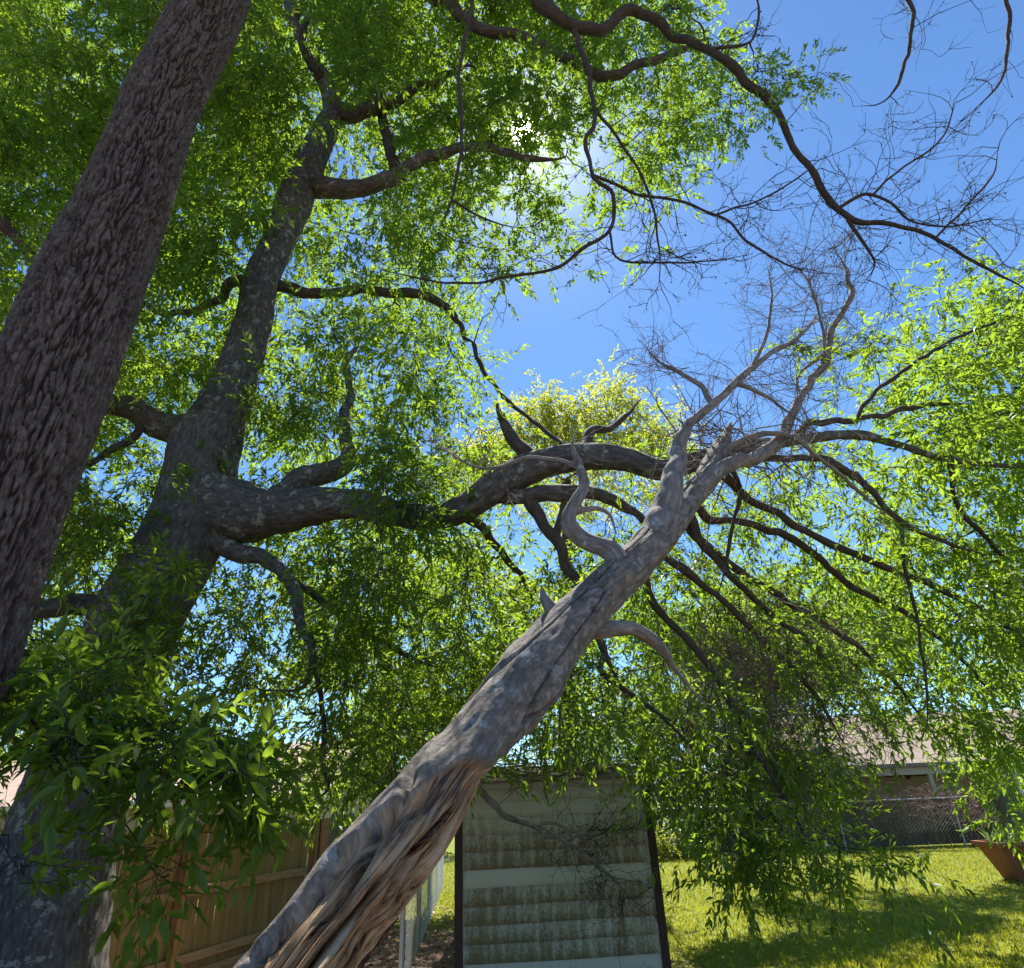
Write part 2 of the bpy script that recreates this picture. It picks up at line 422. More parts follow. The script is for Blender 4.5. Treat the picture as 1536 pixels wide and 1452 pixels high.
def spec3(spec, k=1.0):
    P = np.array([at(a[0], a[1], a[2]) for a in spec]); r = np.array([k * a[3] / 2 * axial(p) / FPX for a, p in zip(spec, P)])
    return P, r
def bark_disp(amp, freq, zs, seed):
    amp = amp * 1.5
    def f(TH, S, RR, L):
        x = np.maximum(RR, .03) * np.cos(TH); y = np.maximum(RR, .03) * np.sin(TH)
        rel = amp * np.minimum(1, RR / 0.08)
        d = fbm(x * freq, y * freq, S * freq * zs, 3, seed) * rel
        d += fbm(x * 3, y * 3, S * 2.0, 2, seed + 9) * RR * 0.10
        return d
    return f
def tube_obj(name, P, r, parent, mat, seg=20, step=0.06, disp=None, label=None, kind=None, thin=None):
    P2, r2 = resample(P, r, step)
    if thin:      # coarse rings outside the frame
        x, y, a = proj(P2); vis = (x > -120) & (y < 1560) & (y > -40); k = vis | (np.arange(len(P2)) % thin == 0); k[-1] = True
        P2, r2 = P2[k], r2[k]
    if r2.max() < .2 and not thin:      # crooked growth
        ss = np.concatenate([[0], np.cumsum(np.linalg.norm(np.diff(P2, axis=0), axis=1))]); sd = (len(P2) * 13 + int(abs(P2[0, 0]) * 100)) % 1000
        am = np.minimum(r2, .045) * .7 * np.clip(ss / .3, 0, 1)
        for k_ in range(3): P2[:, k_] += fbm(ss * 4.0, ss * 0 + 7 * k_, ss * 0, 2, sd) * am
        r2 = r2 * np.clip(.3 + .7 * (ss[-1] - ss) / .45, .3, 1)      # fine tips
        if r2.max() < .15: r2 = r2 * (1 + .07 * fbm(ss * 7, ss * 0, ss * 0 + 5, 2, sd))
    V, Q, A, ex, ends = tube(P2, r2, seg, disp, True, bool(thin))
    # close both ends
    n0 = len(V); V = np.vstack([V, P2[:1], P2[-1:]]); A = np.vstack([A, [[0, 0, 0]], A[-1:]])
    ex = {k: np.concatenate([v, v[:1], v[-1:]]) for k, v in ex.items()}
    e0, e1 = ends
    tr = np.vstack([np.stack([np.roll(e0, -1), e0, np.full_like(e0, n0)], 1), np.stack([e1, np.roll(e1, -1), np.full_like(e1, n0 + 1)], 1)])
    me = mesh_np(name, V, Q, mat, dict(bark=A, **ex), True, tr)
    return obj(name, me, parent, kind, label), P2, r2

def batch_tubes(PT, RD, sides=3):
    """PT (N,K,3) RD (N,K)"""
    N, K, _ = PT.shape
    T = np.gradient(PT, axis=1); T /= np.linalg.norm(T, axis=2)[..., None] + 1e-9
    ref = np.where(np.abs(T[:, :1, 2:3]) < 0.8, np.array([0, 0, 1.]), np.array([1., 0, 0]))
    U = np.cross(T, np.broadcast_to(ref, T.shape)); U /= np.linalg.norm(U, axis=2)[..., None] + 1e-9
    W = np.cross(T, U)
    th = np.linspace(0, 2 * np.pi, sides, endpoint=False)
    V = PT[:, :, None, :] + RD[:, :, None, None] * (np.cos(th)[None, None, :, None] * U[:, :, None, :] + np.sin(th)[None, None, :, None] * W[:, :, None, :])
    s = np.concatenate([np.zeros((N, 1)), np.cumsum(np.linalg.norm(np.diff(PT, axis=1), axis=2), 1)], 1)
    A = np.stack(np.broadcast_arrays(0.02 * np.cos(th)[None, None, :], 0.02 * np.sin(th)[None, None, :], s[:, :, None] + rng.random((N, 1, 1)) * 20), -1)
    idx = np.arange(N * K * sides).reshape(N, K, sides); nx = np.roll(idx, -1, 2)
    Q = np.stack([idx[:, :-1], nx[:, :-1], nx[:, 1:], idx[:, 1:]], -1).reshape(-1, 4)
    return V.reshape(-1, 3), Q, A.reshape(-1, 3)
def twig_mesh(name, batches, mat):
    Vs, Qs, As, b = [], [], [], 0
    for PT, RD, sd in batches:
        if len(PT) == 0: continue
        V, Q, A = batch_tubes(PT, RD, sd); Vs.append(V); Qs.append(Q + b); As.append(A); b += len(V)
    return mesh_np(name, np.vstack(Vs), np.vstack(Qs), mat, dict(bark=np.vstack(As)))

# ------------------------------------------------------------------ foliage
def unit(v): return v / (np.linalg.norm(v, axis=-1, keepdims=True) + 1e-9)
def make_shoots(C, per, spread, size=1.0, droop=0.3):
    """leafy shoots around each cluster centre: returns shoot origins, dirs, lengths"""
    n = len(C) * per
    o = np.repeat(C, per, 0)
    d = unit(rng.normal(size=(n, 3)) * np.array([1, 1, 0.8]) + np.array([0, 0, -droop * 0.6]))
    o = o + d * (rng.random((n, 1)) ** 0.7) * spread + rng.normal(size=(n, 3)) * spread * 0.22
    d = unit(d + rng.normal(size=(n, 3)) * 0.45 + np.array([0, 0, -droop]))
    ln = (0.20 + 0.18 * rng.random(n)) * size
    return o, d, ln
def shoot_leaves(o, d, ln, nl, size=1.0, rnd_bias=None):
    n = len(o)
    side = unit(np.cross(d, rng.normal(size=(n, 3)))); up = np.cross(side, d)
    u = np.linspace(0.08, 1.0, nl)[None, :] + rng.normal(size=(n, nl)) * 0.03
    base = o[:, None, :] + d[:, None, :] * (u * ln[:, None])[..., None]
    base[..., 2] -= (u ** 2) * ln[:, None] * 0.12
    ph = np.arange(nl)[None, :] * 2.4 + rng.random((n, 1)) * 6.28
    rad = side[:, None, :] * np.cos(ph)[..., None] + up[:, None, :] * np.sin(ph)[..., None]
    ld = unit(d[:, None, :] * (0.75 + 0.5 * u[..., None]) + rad * (1.0 - 0.45 * u[..., None]) + rng.normal(size=(n, nl, 3)) * 0.22 + np.array([0, 0, -0.18]))
    nr = unit(np.cross(ld, rng.normal(size=(n, nl, 3)) * 0.6 + np.cross(np.array([0, 0, 1.]), ld)))
    L = size * (0.065 + 0.045 * rng.random((n, nl))) * (1 - 0.25 * np.abs(u - 0.5))
    Wd = L * (0.28 + 0.12 * rng.random((n, nl)))
    rb = rng.random((n, 1)) if rnd_bias is None else rnd_bias[:, None]
    rd = np.clip(0.55 * rb + 0.45 * rng.random((n, nl)), 0, 1)
    f = lambda a: a.reshape(-1, *a.shape[2:])
    return f(base), f(ld), f(nr), f(L), f(Wd), f(rd)
def leaves_mesh(name, parts, mat):
    base, ld, nr, L, Wd, rd = [np.concatenate([p[i] for p in parts]) for i in range(6)]
    sd = np.cross(ld, nr); n = len(base)
    V = np.empty((n, 4, 3))
    mid = base + ld * (L * 0.42)[:, None] + nr * (Wd * 0.22)[:, None]
    V[:, 0] = base; V[:, 1] = mid + sd * (Wd * 0.5)[:, None]
    V[:, 2] = base + ld * L[:, None] - np.array([0, 0, 1.]) * (L * 0.10)[:, None]; V[:, 3] = mid - sd * (Wd * 0.5)[:, None]
    Q = np.arange(n * 4).reshape(n, 4)
    return mesh_np(name, V.reshape(-1, 3), Q, mat, dict(rnd=np.repeat(rd, 4)), smooth=False)

def snap(P, T_, lim=.3):
    if len(T_.P):
        d = np.linalg.norm(T_.P - P[0], axis=1); j = int(d.argmin())
        if d[j] < lim: P[0] = T_.P[j]
    return P
class Tree:
    """a skeleton of thick limbs plus a grown net of thin branches out to leaf clusters"""
    def __init__(s, root): s.root = root; s.P = np.zeros((0, 3)); s.rad = np.zeros(0); s.paths = []; s.px = []
    def limb(s, name, spec, mat, seg=16, step=0.06, amp=0.006, freq=22, zs=.3, k=1.0, label=None, disp=None, parent=None, flare=0.0, thin=None):
        P, r = spec3(spec, k); P = snap(P, s)
        if flare: r[0] *= 1 + flare
        o, P2, r2 = tube_obj(name, P, r, parent or s.root, mat, seg, step, disp or bark_disp(amp, freq, zs, len(s.paths) * 7 + len(s.P) % 97), label, None, thin)
        s.add_skel(P2, r2); return o
    def add_skel(s, P2, r2):
        k = max(1, int(0.1 / max(1e-3, np.linalg.norm(P2[1] - P2[0]))))
        s.P = np.vstack([s.P, P2[::k]]); s.rad = np.concatenate([s.rad, r2[::k]])
        x, y, a = proj(P2); s.px.append((x, y, r2 * FPX / a, P2[:, 1]))
    def hides(s, C, prob, pad=10):
        """mask of clusters that would stand in front of the visible thick wood"""
        x, y, a = proj(C); bad = np.zeros(len(C), bool)
        for lx, ly, lw, lY in s.px:
            if lw.max() < 9: continue
            D = np.hypot(x[:, None] - lx[None], y[:, None] - ly[None]) - lw[None] - pad
            j = D.argmin(1); bad |= (D[np.arange(len(C)), j] < 0) & (C[:, 1] < lY[j] + 0.25)
        return bad & (rng.random(len(C)) < prob)
    def grow(s, C, wob=0.10, droop=0.10, r_tip=0.0035, K=7):
        """connect every cluster centre to the nearest wood so far"""
        C = np.asarray(C)
        if len(C) == 0: return
        sk = s.P[:: max(1, len(s.P) // 3000)]
        d0 = np.array([np.min(((sk - c) ** 2).sum(1)) for c in C]); order = np.argsort(d0)
        base_n = len(s.P); NP = np.empty((base_n + len(C) * (K - 1), 3)); NP[:base_n] = s.P
        own = np.full(len(NP), -1); n = base_n; par = np.full(len(C), -1); paths = np.empty((len(C), K, 3)); cnt = np.ones(len(C))
        t = np.linspace(0, 1, K)
        for q, ci in enumerate(order):
            c = C[ci]; dd = NP[:n] - c; ds = (dd ** 2).sum(1); j = int(ds.argmin()); a = NP[j]; L = math.sqrt(ds[j])
            w = rng.normal(size=(K, 3)) * wob * L * 0.5; w[0] = 0; w[-1] = 0
            pth = a + (c - a) * t[:, None] + w; pth[:, 2] += np.sin(t * np.pi) * L * droop
            paths[q] = pth; par[q] = own[j]; NP[n:n + K - 1] = pth[1:]; own[n:n + K - 1] = q; n += K - 1
        for q in range(len(C) - 1, -1, -1):
            if par[q] >= 0: cnt[par[q]] += cnt[q]
        r0 = r_tip * cnt ** 0.42
        RD = r0[:, None] + (np.minimum(r0, r_tip * 1.2)[:, None] - r0[:, None]) * t[None]
        s.paths.append((paths, RD, 4)); s.P = NP[:n]; s.rad = np.concatenate([s.rad, np.full(n - base_n, r_tip)])

def walk(start, direc, length, K, curl, grav):
    """K-point wandering polylines, vectorised"""
    n = len(start); P = np.empty((n, K, 3)); P[:, 0] = start; d = unit(direc); st = (length / (K - 1))[:, None]
    for i in range(1, K):
        d = unit(d + rng.normal(size=(n, 3)) * curl + np.array([0, 0, grav])); P[:, i] = P[:, i - 1] + d * st
    return P
def bare_twigs(start, direc, length, r0, levels=(4, 4), curl=0.28, grav=0.0, K=7, shrink=0.55):
    """returns list of (paths, radii, sides) for repeatedly forked bare twigs"""
    outp = []; L = np.asarray(length, float); r = np.asarray(r0, float)
    P = walk(start, direc, L, K, curl, grav); tt = np.linspace(0, 1, K)
    outp.append((P, r[:, None] * (1 - 0.7 * tt)[None], 3))
    for nc in levels:
        n = len(P); j = rng.integers(1, K, size=(n, nc)); ii = np.repeat(np.arange(n)[:, None], nc, 1)
        s = P[ii, j].reshape(-1, 3); T = (P[ii, j] - P[ii, j - 1]).reshape(-1, 3)
        d = unit(unit(T) + rng.normal(size=T.shape) * 0.75)
        L2 = np.repeat(L, nc) * shrink * (0.5 + rng.random(n * nc) * 0.7); r2 = np.repeat(r, nc) * 0.62
        P = walk(s, d, L2, K, curl, grav); L, r = L2, np.maximum(r2, 0.0011)
        outp.append((P, r[:, None] * (1 - 0.55 * tt)[None], 3))
    return outp
def along(P, n, lo=0.0, hi=1.0):
    i = (lo + (hi - lo) * rng.random(n)) * (len(P) - 1.001); j = i.astype(int); f = (i - j)[:, None]
    T = unit(P[j + 1] - P[j]); return P[j] + (P[j + 1] - P[j]) * f, T

# leaf cover per 64-pixel cell, read off the photograph (rows from the top)
GRID = """
7 6 5 6 8 8 8 8 8 8 7 7 7 7 7 5 1 0 0 0 0 0 0 0
8 8 7 8 8 8 8 8 8 8 8 7 8 8 7 6 6 0 0 0 0 0 0 0
8 8 8 8 8 8 8 6 8 8 8 8 6 6 4 6 6 0 0 0 0 0 0 0
8 8 8 8 8 8 8 6 7 8 8 8 5 2 1 6 4 0 0 0 0 0 0 0
7 7 7 8 8 8 8 5 3 7 8 8 6 3 4 4 0 0 0 0 0 0 0 0
6 6 8 8 8 8 7 6 4 5 6 2 2 0 2 0 0 0 0 0 0 0 0 0
8 8 8 8 8 8 8 7 5 4 6 4 0 0 0 0 0 0 0 0 0 0 2 4
8 8 8 8 8 8 4 8 7 6 6 1 0 0 0 0 0 0 0 0 0 4 6 6
8 8 8 8 8 8 6 8 8 6 5 0 0 0 0 0 0 0 0 1 4 7 7 7
8 8 6 6 4 8 6 8 8 8 4 0 0 0 0 0 0 0 0 3 6 6 8 8
8 8 5 3 6 6 8 8 7 7 5 3 2 1 1 1 0 0 1 2 4 7 8 8
8 7 7 6 6 6 4 6 7 7 7 5 3 2 3 2 2 3 5 4 2 5 7 8
7 8 8 6 6 6 7 7 7 7 7 7 6 5 5 4 4 5 6 5 4 4 6 8
7 7 7 6 6 6 6 7 7 7 7 7 7 7 5 4 5 3 6 6 7 7 7 8
7 7 6 6 6 6 4 7 7 7 7 7 7 5 5 5 4 5 4 6 7 7 7 6
6 7 7 7 6 5 4 5 7 7 7 7 7 7 7 7 4 3 5 6 7 7 7 6
6 6 6 6 5 5 7 7 7 7 6 6 7 8 8 8 7 4 4 5 7 3 7 8
2 2 2 2 5 6 8 8 8 6 5 3 4 2 1 6 7 7 5 6 2 0 2 8
0 0 0 1 2 3 4 6 3 3 2 1 1 0 0 1 6 8 8 6 1 0 0 3
0 0 0 0 0 0 0 0 0 0 0 0 0 0 0 0 3 7 8 7 3 0 0 0
0 0 0 0 0 0 0 0 0 0 0 0 0 0 0 0 0 2 6 7 0 0 0 0
0 0 0 0 0 0 0 0 0 0 0 0 0 0 0 0 0 0 0 3 0 0 0 0
"""
GRID = np.array([[int(v) for v in r.split()] for r in GRID.strip().splitlines()])
LEAF_AREA = 0.00105
def oak_depth(x, y):
    """range of distances of the oak's foliage seen towards a pixel"""
    if x > 1000 and y > 1050 and x < 1300: return 5.0, 6.6
    if x > 980 and y > 930: return 5.6, 10.5
    if x > 1180: return 5.2, 9.0
    if x > 620 and y < 380: return 5.0, 7.6
    if y < 700: return 4.8, 9.0
    if x > 640 and y > 1060: return 5.0, 7.4
    return 5.0, 8.2
def clusters(grid, depth, per_leaves, x0=0, y0=0, cell=64, size=1.0, scale=1.0, ext=True):
    C = []
    nr, nc = grid.shape
    for j in range(-2 if ext else 0, nr):
        for i in range(-2 if ext else 0, nc + (2 if ext else 0)):
            d = grid[max(j, 0), min(max(i, 0), nc - 1)]
            if d == 0: continue
            if j < 0 or i < 0 or i >= nc: d = min(d, 6)
            cov = d / 9 * 0.97; lai = -math.log(1 - cov) / 0.42 * scale
            lo_, hi_ = depth(x0 + (i + .5) * cell, y0 + (j + .5) * cell)
            P = at(x0 + (i + .5) * cell, y0 + (j + .5) * cell, (lo_ + hi_) / 2); a = axial(P)
            area = (cell * a / FPX) ** 2
            nleaf = area * lai / (LEAF_AREA * size * size)
            k = nleaf / per_leaves; k = int(k) + (rng.random() < k - int(k))
            while k > 0:          # sprays gather in loose clumps
                Y = lo_ + (hi_ - lo_) * rng.random()
                c0 = at(x0 + (i + rng.random()) * cell, y0 + (j + rng.random()) * cell, Y)
                for _ in range(min(k, 5)): C.append(c0 + rng.normal(size=3) * np.array([.26, .26, .17]))
                k -= 5
    return np.array(C)

# ================================================================== THE SETTING: ground
def ground():
    xs = np.concatenate([np.linspace(-400, -16, 14), np.linspace(-14, 18, 129), np.linspace(20, 400, 14)])
    ys = np.concatenate([np.linspace(-60, -2, 12), np.linspace(-1, 30, 125), np.linspace(32, 700, 20)])
    X, Y = np.meshgrid(xs, ys)
    Z = fbm(X * .25, Y * .25, 0 * X, 3, 3) * 0.03 * (np.abs(X) < 40)
    bare = np.clip(1.15 - np.maximum(0, X + 0.6) * .9, 0, 1) * np.clip((12.5 - Y) / 3, 0, 1)
    bare = np.maximum(bare, np.clip(1 - np.hypot(X - 1.7, (Y - 7.6) * .8) / 1.5, 0, 1))
    bare = np.maximum(bare, np.clip((4.5 - Y) / 3, 0, .8))
    n, k = X.shape; idx = np.arange(n * k).reshape(n, k)
    Q = np.stack([idx[:-1, :-1], idx[:-1, 1:], idx[1:, 1:], idx[1:, :-1]], -1).reshape(-1, 4)
    obj('ground', mesh_np('ground', np.stack([X, Y, Z], -1).reshape(-1, 3), Q, M['ground'], dict(bare=bare.ravel())), kind='structure')
ground()
def lawn_height(X, Y): return fbm(X * .25, Y * .25, 0 * X, 3, 3) * 0.03
def grass():
    n = 95000
    Y = 7.6 + 15 * rng.random(n) ** 1.35; X = -2.6 + (Y * 0.85 + 3.2) * rng.random(n)
    b = np.clip(1.15 - np.maximum(0, X + 0.6) * .9, 0, 1) * np.clip((12.5 - Y) / 3, 0, 1)
    b = np.maximum(b, np.clip(1 - np.hypot(X - 1.7, (Y - 7.6) * .8) / 1.5, 0, 1))
    keep = (rng.random(n) > b * 1.1) & ~((X > -0.8) & (X < 1.45) & (Y > 7.8) & (Y < 10.5))
    X, Y = X[keep], Y[keep]; n = len(X)
    Z = lawn_height(X, Y) - .004
    h = 0.025 + 0.04 * rng.random(n); w = 0.006 + .008 * rng.random(n); a = rng.random(n) * 6.28
    ln = rng.normal(size=(n, 2)) * 0.45 * h[:, None]
    V = np.empty((n, 3, 3))
    V[:, 0] = np.stack([X - np.cos(a) * w, Y - np.sin(a) * w, Z], 1); V[:, 1] = np.stack([X + np.cos(a) * w, Y + np.sin(a) * w, Z], 1)
    V[:, 2] = np.stack([X + ln[:, 0], Y + ln[:, 1], Z + h], 1)
    patch = np.clip(.5 + fbm(X * .8, Y * .8, 0 * X, 3, 8) * .5, 0, 1)
    rd = np.repeat(np.clip(.5 * patch + .5 * rng.random(n), 0, 1), 3)
    me = mesh_np('grass', V.reshape(-1, 3), None, M['grass'], dict(rnd=rd), False, np.arange(n * 3).reshape(n, 3))
    obj('grass', me, kind='stuff', label='short mown lawn grass growing across the sunny yard', cat='grass')
grass()
M['litter'] = leaf_mat('dry_leaf_litter', (.16, .09, .05), (.30, .19, .12), (.48, .36, .26), (.3, .2, .1), .04, .15)
def litter():
    n = 5000
    X = -4.2 + 6.0 * rng.random(n); Y = 6.8 + 6.5 * rng.random(n)
    b = np.clip(1.15 - np.maximum(0, X + 0.6) * .9, 0, 1); b = np.maximum(b, np.clip(1 - np.hypot(X - 1.7, (Y - 7.6) * .8) / 1.7, 0, 1))
    k = (rng.random(n) < b) & ~((X > -0.85) & (X < 1.5) & (Y > 7.8)); X, Y = X[k], Y[k]; n = len(X)
    base = np.stack([X, Y, lawn_height(X, Y) + .012], 1); a = rng.random(n) * 6.28
    ld_ = np.stack([np.cos(a), np.sin(a), rng.normal(size=n) * .15], 1); nr = unit(np.array([0, 0, 1.]) + rng.normal(size=(n, 3)) * .3)
    nr = unit(nr - ld_ * (nr * ld_).sum(1)[:, None])
    L = .05 + .05 * rng.random(n)
    obj('leaf_litter', leaves_mesh('leaf_litter', [(base, ld_, nr, L, L * .32, rng.random(n))], M['litter']), kind='stuff',
        label='scattered dry brown leaves on the bare soil around the shed', cat='leaf litter')
litter()

# ================================================================== LARGE STRUCTURES
def shed():
    LX, RX, LY, RY, ZT = -0.72, 1.37, 7.85, 8.05, 1.79
    t = thing('garden_shed', (.32, 8.9, 0), 'small garden shed with algae-stained pale lap siding and dark brown corners', 'shed')
    A = Vector((LX, LY, 0)); B = Vector((RX, RY, 0)); e = (B - A).normalized(); nrm = Vector((e.y, -e.x, 0)); Wd = (B - A).length
    depth = 2.4
    ang = math.atan2(e.y, e.x); rot = Matrix.Rotation(ang, 3, 'Z')
    # core box behind the boards
    mid = A + e * Wd / 2 - nrm * (depth / 2)
    obj('wall', MB().box((mid.x, mid.y, .87), (Wd - .04, depth - .06, 1.72), rot).mesh('wall', M['siding']), t)
    # lap boards of the visible front and of the right side, each proud at its lower edge
    bh = 0.163; dirt = [.02, .18, .17, .18, .18, -.11, .18, .15, .07, -.03, -.13]
    for side in range(2):
        for k in range(11):
            z0 = 0.02 + k * bh; z1 = min(z0 + bh + .012, ZT)
            nx = 40; us = np.linspace(0.0, 1.0, nx + 1)
            if side == 0: a0, dr, n_, L = A, e, nrm, Wd
            else: a0, dr, n_, L = B, -nrm, e, depth
            V = []; D = []
            for u_ in us:
                p = a0 + dr * (L * u_)
                sag = 0.003 * math.sin(u_ * 7 + k)
                for zz, off, dd in ((z0, .026, .03), (z0 + .003, .030, .05), (z0 + bh * .5, .019, 0.0), (z1, .008, -.05)):
                    q = p + n_ * off; V.append((q.x, q.y, zz + sag))
                    edge = -.22 * max(0, 1 - min(u_, 1 - u_) / .035)
                    D.append(dirt[k] + dd + edge)
            Q = []
            for i in range(nx):
                for j in range(3):
                    b = i * 4 + j; Q.append((b, b + 4, b + 5, b + 1))
            obj('siding_board', mesh_np('siding_board', np.array(V), np.array(Q), M['siding'], dict(dirt=np.array(D)), False), t)
    # corner trims
    for p, off in ((A, -.012), (B, .012)):
        c = p + e * off + nrm * .012
        obj('corner_trim', MB().box((c.x, c.y, .895), (.085, .06, 1.79), rot).mesh('corner_trim', M['trim'], .004), t)
    c = A - e * .03 - nrm * depth
    obj('corner_trim', MB().box((c.x, c.y, .895), (.07, .06, 1.79), rot).mesh('corner_trim', M['trim'], .004), t)
    # low roof with a light fascia
    c = A + e * Wd / 2 + nrm * .045
    obj('fascia', MB().box((c.x, c.y, 1.80), (Wd + .16, .03, .055), rot).mesh('fascia', M['fascia'], .003), t)
    a0 = A - e * .1 + nrm * .09; b0 = B + e * .1 + nrm * .09; a1 = a0 - nrm * (depth / 2 + .1); b1 = b0 - nrm * (depth / 2 + .1)
    a2 = a1 - nrm * (depth / 2 + .1); b2 = b1 - nrm * (depth / 2 + .1)
    def up(v, z): return (v.x, v.y, z)
    rf = MB().hexa([up(a0, 1.83), up(b0, 1.83), up(b1, 2.02), up(a1, 2.02), up(a0, 1.855), up(b0, 1.855), up(b1, 2.045), up(a1, 2.045)])
    rf.hexa([up(a1, 2.021), up(b1, 2.021), up(b2, 1.83), up(a2, 1.83), up(a1, 2.046), up(b1, 2.046), up(b2, 1.855), up(a2, 1.855)])
    obj('roof', rf.mesh('roof', M['shingle']), t)
    # fallen sticks lying on the roof edge
    n = 150; st = np.array([list(a0 + (b0 - a0) * rng.random() - nrm * (rng.random() ** 1.5 * .9)) for _ in range(n)])
    dd = ((st - np.array(a0)) @ np.array(-nrm)); st[:, 2] = 1.87 + dd * .16 + rng.random(n) * .05
    dr = np.array(e)[None] * rng.choice([-1, 1], n)[:, None] + rng.normal(size=(n, 3)) * np.array([.35, .35, .04])
    tw = bare_twigs(st, dr, .35 + .8 * rng.random(n), .003 + .007 * rng.random(n), (2,), .12, 0.0)
    obj('stick_pile', twig_mesh('stick_pile', tw, M['bark_dry']), kind='stuff', label='dry grey sticks lying heaped along the shed roof edge', cat='sticks')
shed()

def picket_mesh(name, w, h, mat, th=.018, dog=True):
    mb = MB(); c = .03 if dog else 0
    pr = [(-w / 2, 0), (w / 2, 0), (w / 2, h - c), (w / 2 - c, h), (-w / 2 + c, h), (-w / 2, h - c)] if dog else [(-w / 2, 0), (w / 2, 0), (w / 2, h), (-w / 2, h)]
    n = len(pr); vs = [(x, -th / 2, z) for x, z in pr] + [(x, th / 2, z) for x, z in pr]
    mb.add(vs, [tuple(range(n)), tuple(range(2 * n - 1, n - 1, -1))] + [(i, n + i, n + (i + 1) % n, (i + 1) % n) for i in range(n)])
    return mb.mesh(name, mat)
def board_fence(name, A, B, h, label, mp, mpost=None, mrail=None, rails=(.22, .85, 1.3), w=.14, gap=.006, post_every=2.4, kick=False, group=None, jitter=.012, posts_off=0.0, side=1, dog=False):
    A = Vector((*A, 0)); B = Vector((*B, 0)); e = (B - A).normalized(); L = (B - A).length; n_ = Vector((e.y, -e.x, 0)) * side
    t = thing(name, A, label, 'fence', group)
    ang = math.atan2(e.y, e.x)
    ms = [picket_mesh('picket', w, h + d, mp, .018, dog) for d in (-.02, 0, .015)]
    k = int(L / (w + gap))
    for i in range(k):
        p = A + e * ((i + .5) * (w + gap))
        o = bpy.data.objects.new('picket', random.choice(ms)); o.location = p + Vector((0, 0, .03)) + n_ * random.uniform(-.003, .003)
        o.rotation_euler = (random.uniform(-1, 1) * jitter, random.uniform(-1, 1) * jitter * .8, ang + random.uniform(-1, 1) * .02)
        link(o, t)
    rot = Matrix.Rotation(ang, 3, 'Z')
    if mrail:
        s = posts_off
        cuts = [0.0]; x = posts_off
        while x < L: cuts.append(x); x += post_every
        cuts.append(L)
        for z in rails:
            for a, b in zip(cuts[:-1], cuts[1:]):
                if b - a < .2: continue
                c = A + e * ((a + b) / 2) + n_ * .035
                o = bpy.data.objects.new('rail', MB().box((0, 0, 0), (.038, b - a - .012, .088)).mesh('rail', mrail, .004))
                o.location = (c.x, c.y, z + random.uniform(-.008, .008)); o.rotation_euler = (random.uniform(-.006, .006), 0, ang - math.pi / 2); link(o, t)
        if kick:
            for a, b in zip(cuts[:-1], cuts[1:]):
                if b - a < .2: continue
                c = A + e * ((a + b) / 2) + n_ * .032
                o = bpy.data.objects.new('kick_board', MB().box((0, 0, 0), (.03, b - a - .012, .13)).mesh('kick_board', mrail, .003))
                o.location = (c.x, c.y, .085); o.rotation_euler = (0, 0, ang - math.pi / 2); link(o, t)
    if mpost:
        x = posts_off
        while x < L:
            c = A + e * x + n_ * .066
            o = bpy.data.objects.new('post', MB().box((0, 0, 0), (.092, .092, h + .02)).mesh('post', mpost, .005))
            o.location = (c.x, c.y, (h + .02) / 2 - .01); o.rotation_euler = (0, 0, ang); link(o, t); x += post_every
    return t
FA, FB = (-4.75, 4.5), (-3.08, 10.35)
board_fence('wooden_fence', FA, FB, 1.5, 'warm brown board privacy fence with posts and rails behind the big oak', M['picket'], M['post'], M['rail'],
            (.27, .88), kick=True, posts_off=3.55 - 2.4, side=1, post_every=2.45)
board_fence('weathered_fence', (-3.05, 10.5), (-2.25, 15.2), 1.5, 'weathered grey board fence continuing past the end of the brown fence', M['grey_picket'], M['post'], M['rail'], (.3, 1.0), posts_off=.1, side=1)

def chain_fence(name, A, B, h, label, spacing=2.0, cell=.075, wire=.0019, ground_z=0.0):
    A = Vector((*A, ground_z)); B = Vector((*B, ground_z)); e = (B - A).normalized(); L = (B - A).length
    t = thing(name, A, label, 'fence', None)
    n = int(L / spacing)
    for i in range(n + 1):
        p = A + e * (L * i / n)
        obj('post', MB().cyl(p, p + Vector((0, 0, h + .04)), .028, n=10).mesh('post', M['galv']), t)
    obj('top_rail', MB().cyl(A + Vector((0, 0, h)), B + Vector((0, 0, h)), .021, n=8).mesh('top_rail', M['galv']), t)
    # woven wire: both diagonals
    segs = []
    x = -h
    off = Vector((e.y, -e.x, 0)) * .034
    while x < L:
        for s in (1, -1):
            a, b = (x, x + h)
            za, zb = (0.03, h - .02) if s > 0 else (h - .02, 0.03)
            a2, b2 = max(a, 0), min(b, L)
            if b2 - a2 < .02: continue
            f0, f1 = (a2 - a) / h, (b2 - a) / h
            p = A + e * a2 + off * (1 + .06 * s) + Vector((0, 0, za + (zb - za) * f0)); q = A + e * b2 + off * (1 + .06 * s) + Vector((0, 0, za + (zb - za) * f1))
            segs.append([list(p), list(p.lerp(q, .5)), list(q)])
        x += cell * 1.414
    S = np.array(segs)
    obj('wire_mesh', twig_mesh('wire_mesh', [(S, np.full(S.shape[:2], wire), 3)], M['galv']), t, kind='stuff')
    return t
chain_fence('chain_link_fence', (-1.32, 7.9), (-1.9, 16.4), 1.1, 'galvanised chain link fence running back beside the shed', 2.1)
board_fence('dark_fence', (2.4, 21.9), (16.5, 21.6), 1.25, 'dark old board fence with gaps at the far edge of the lawn', M['old_picket'], None, M['old_picket'], (.3, 1.0), w=.15, gap=.011, side=-1, jitter=.02)
chain_fence('chain_link_fence', (2.4, 21.35), (16.0, 21.05), 1.25, 'chain link fence overgrown with dry vines in front of the dark boards', 2.8, .07, .0013)
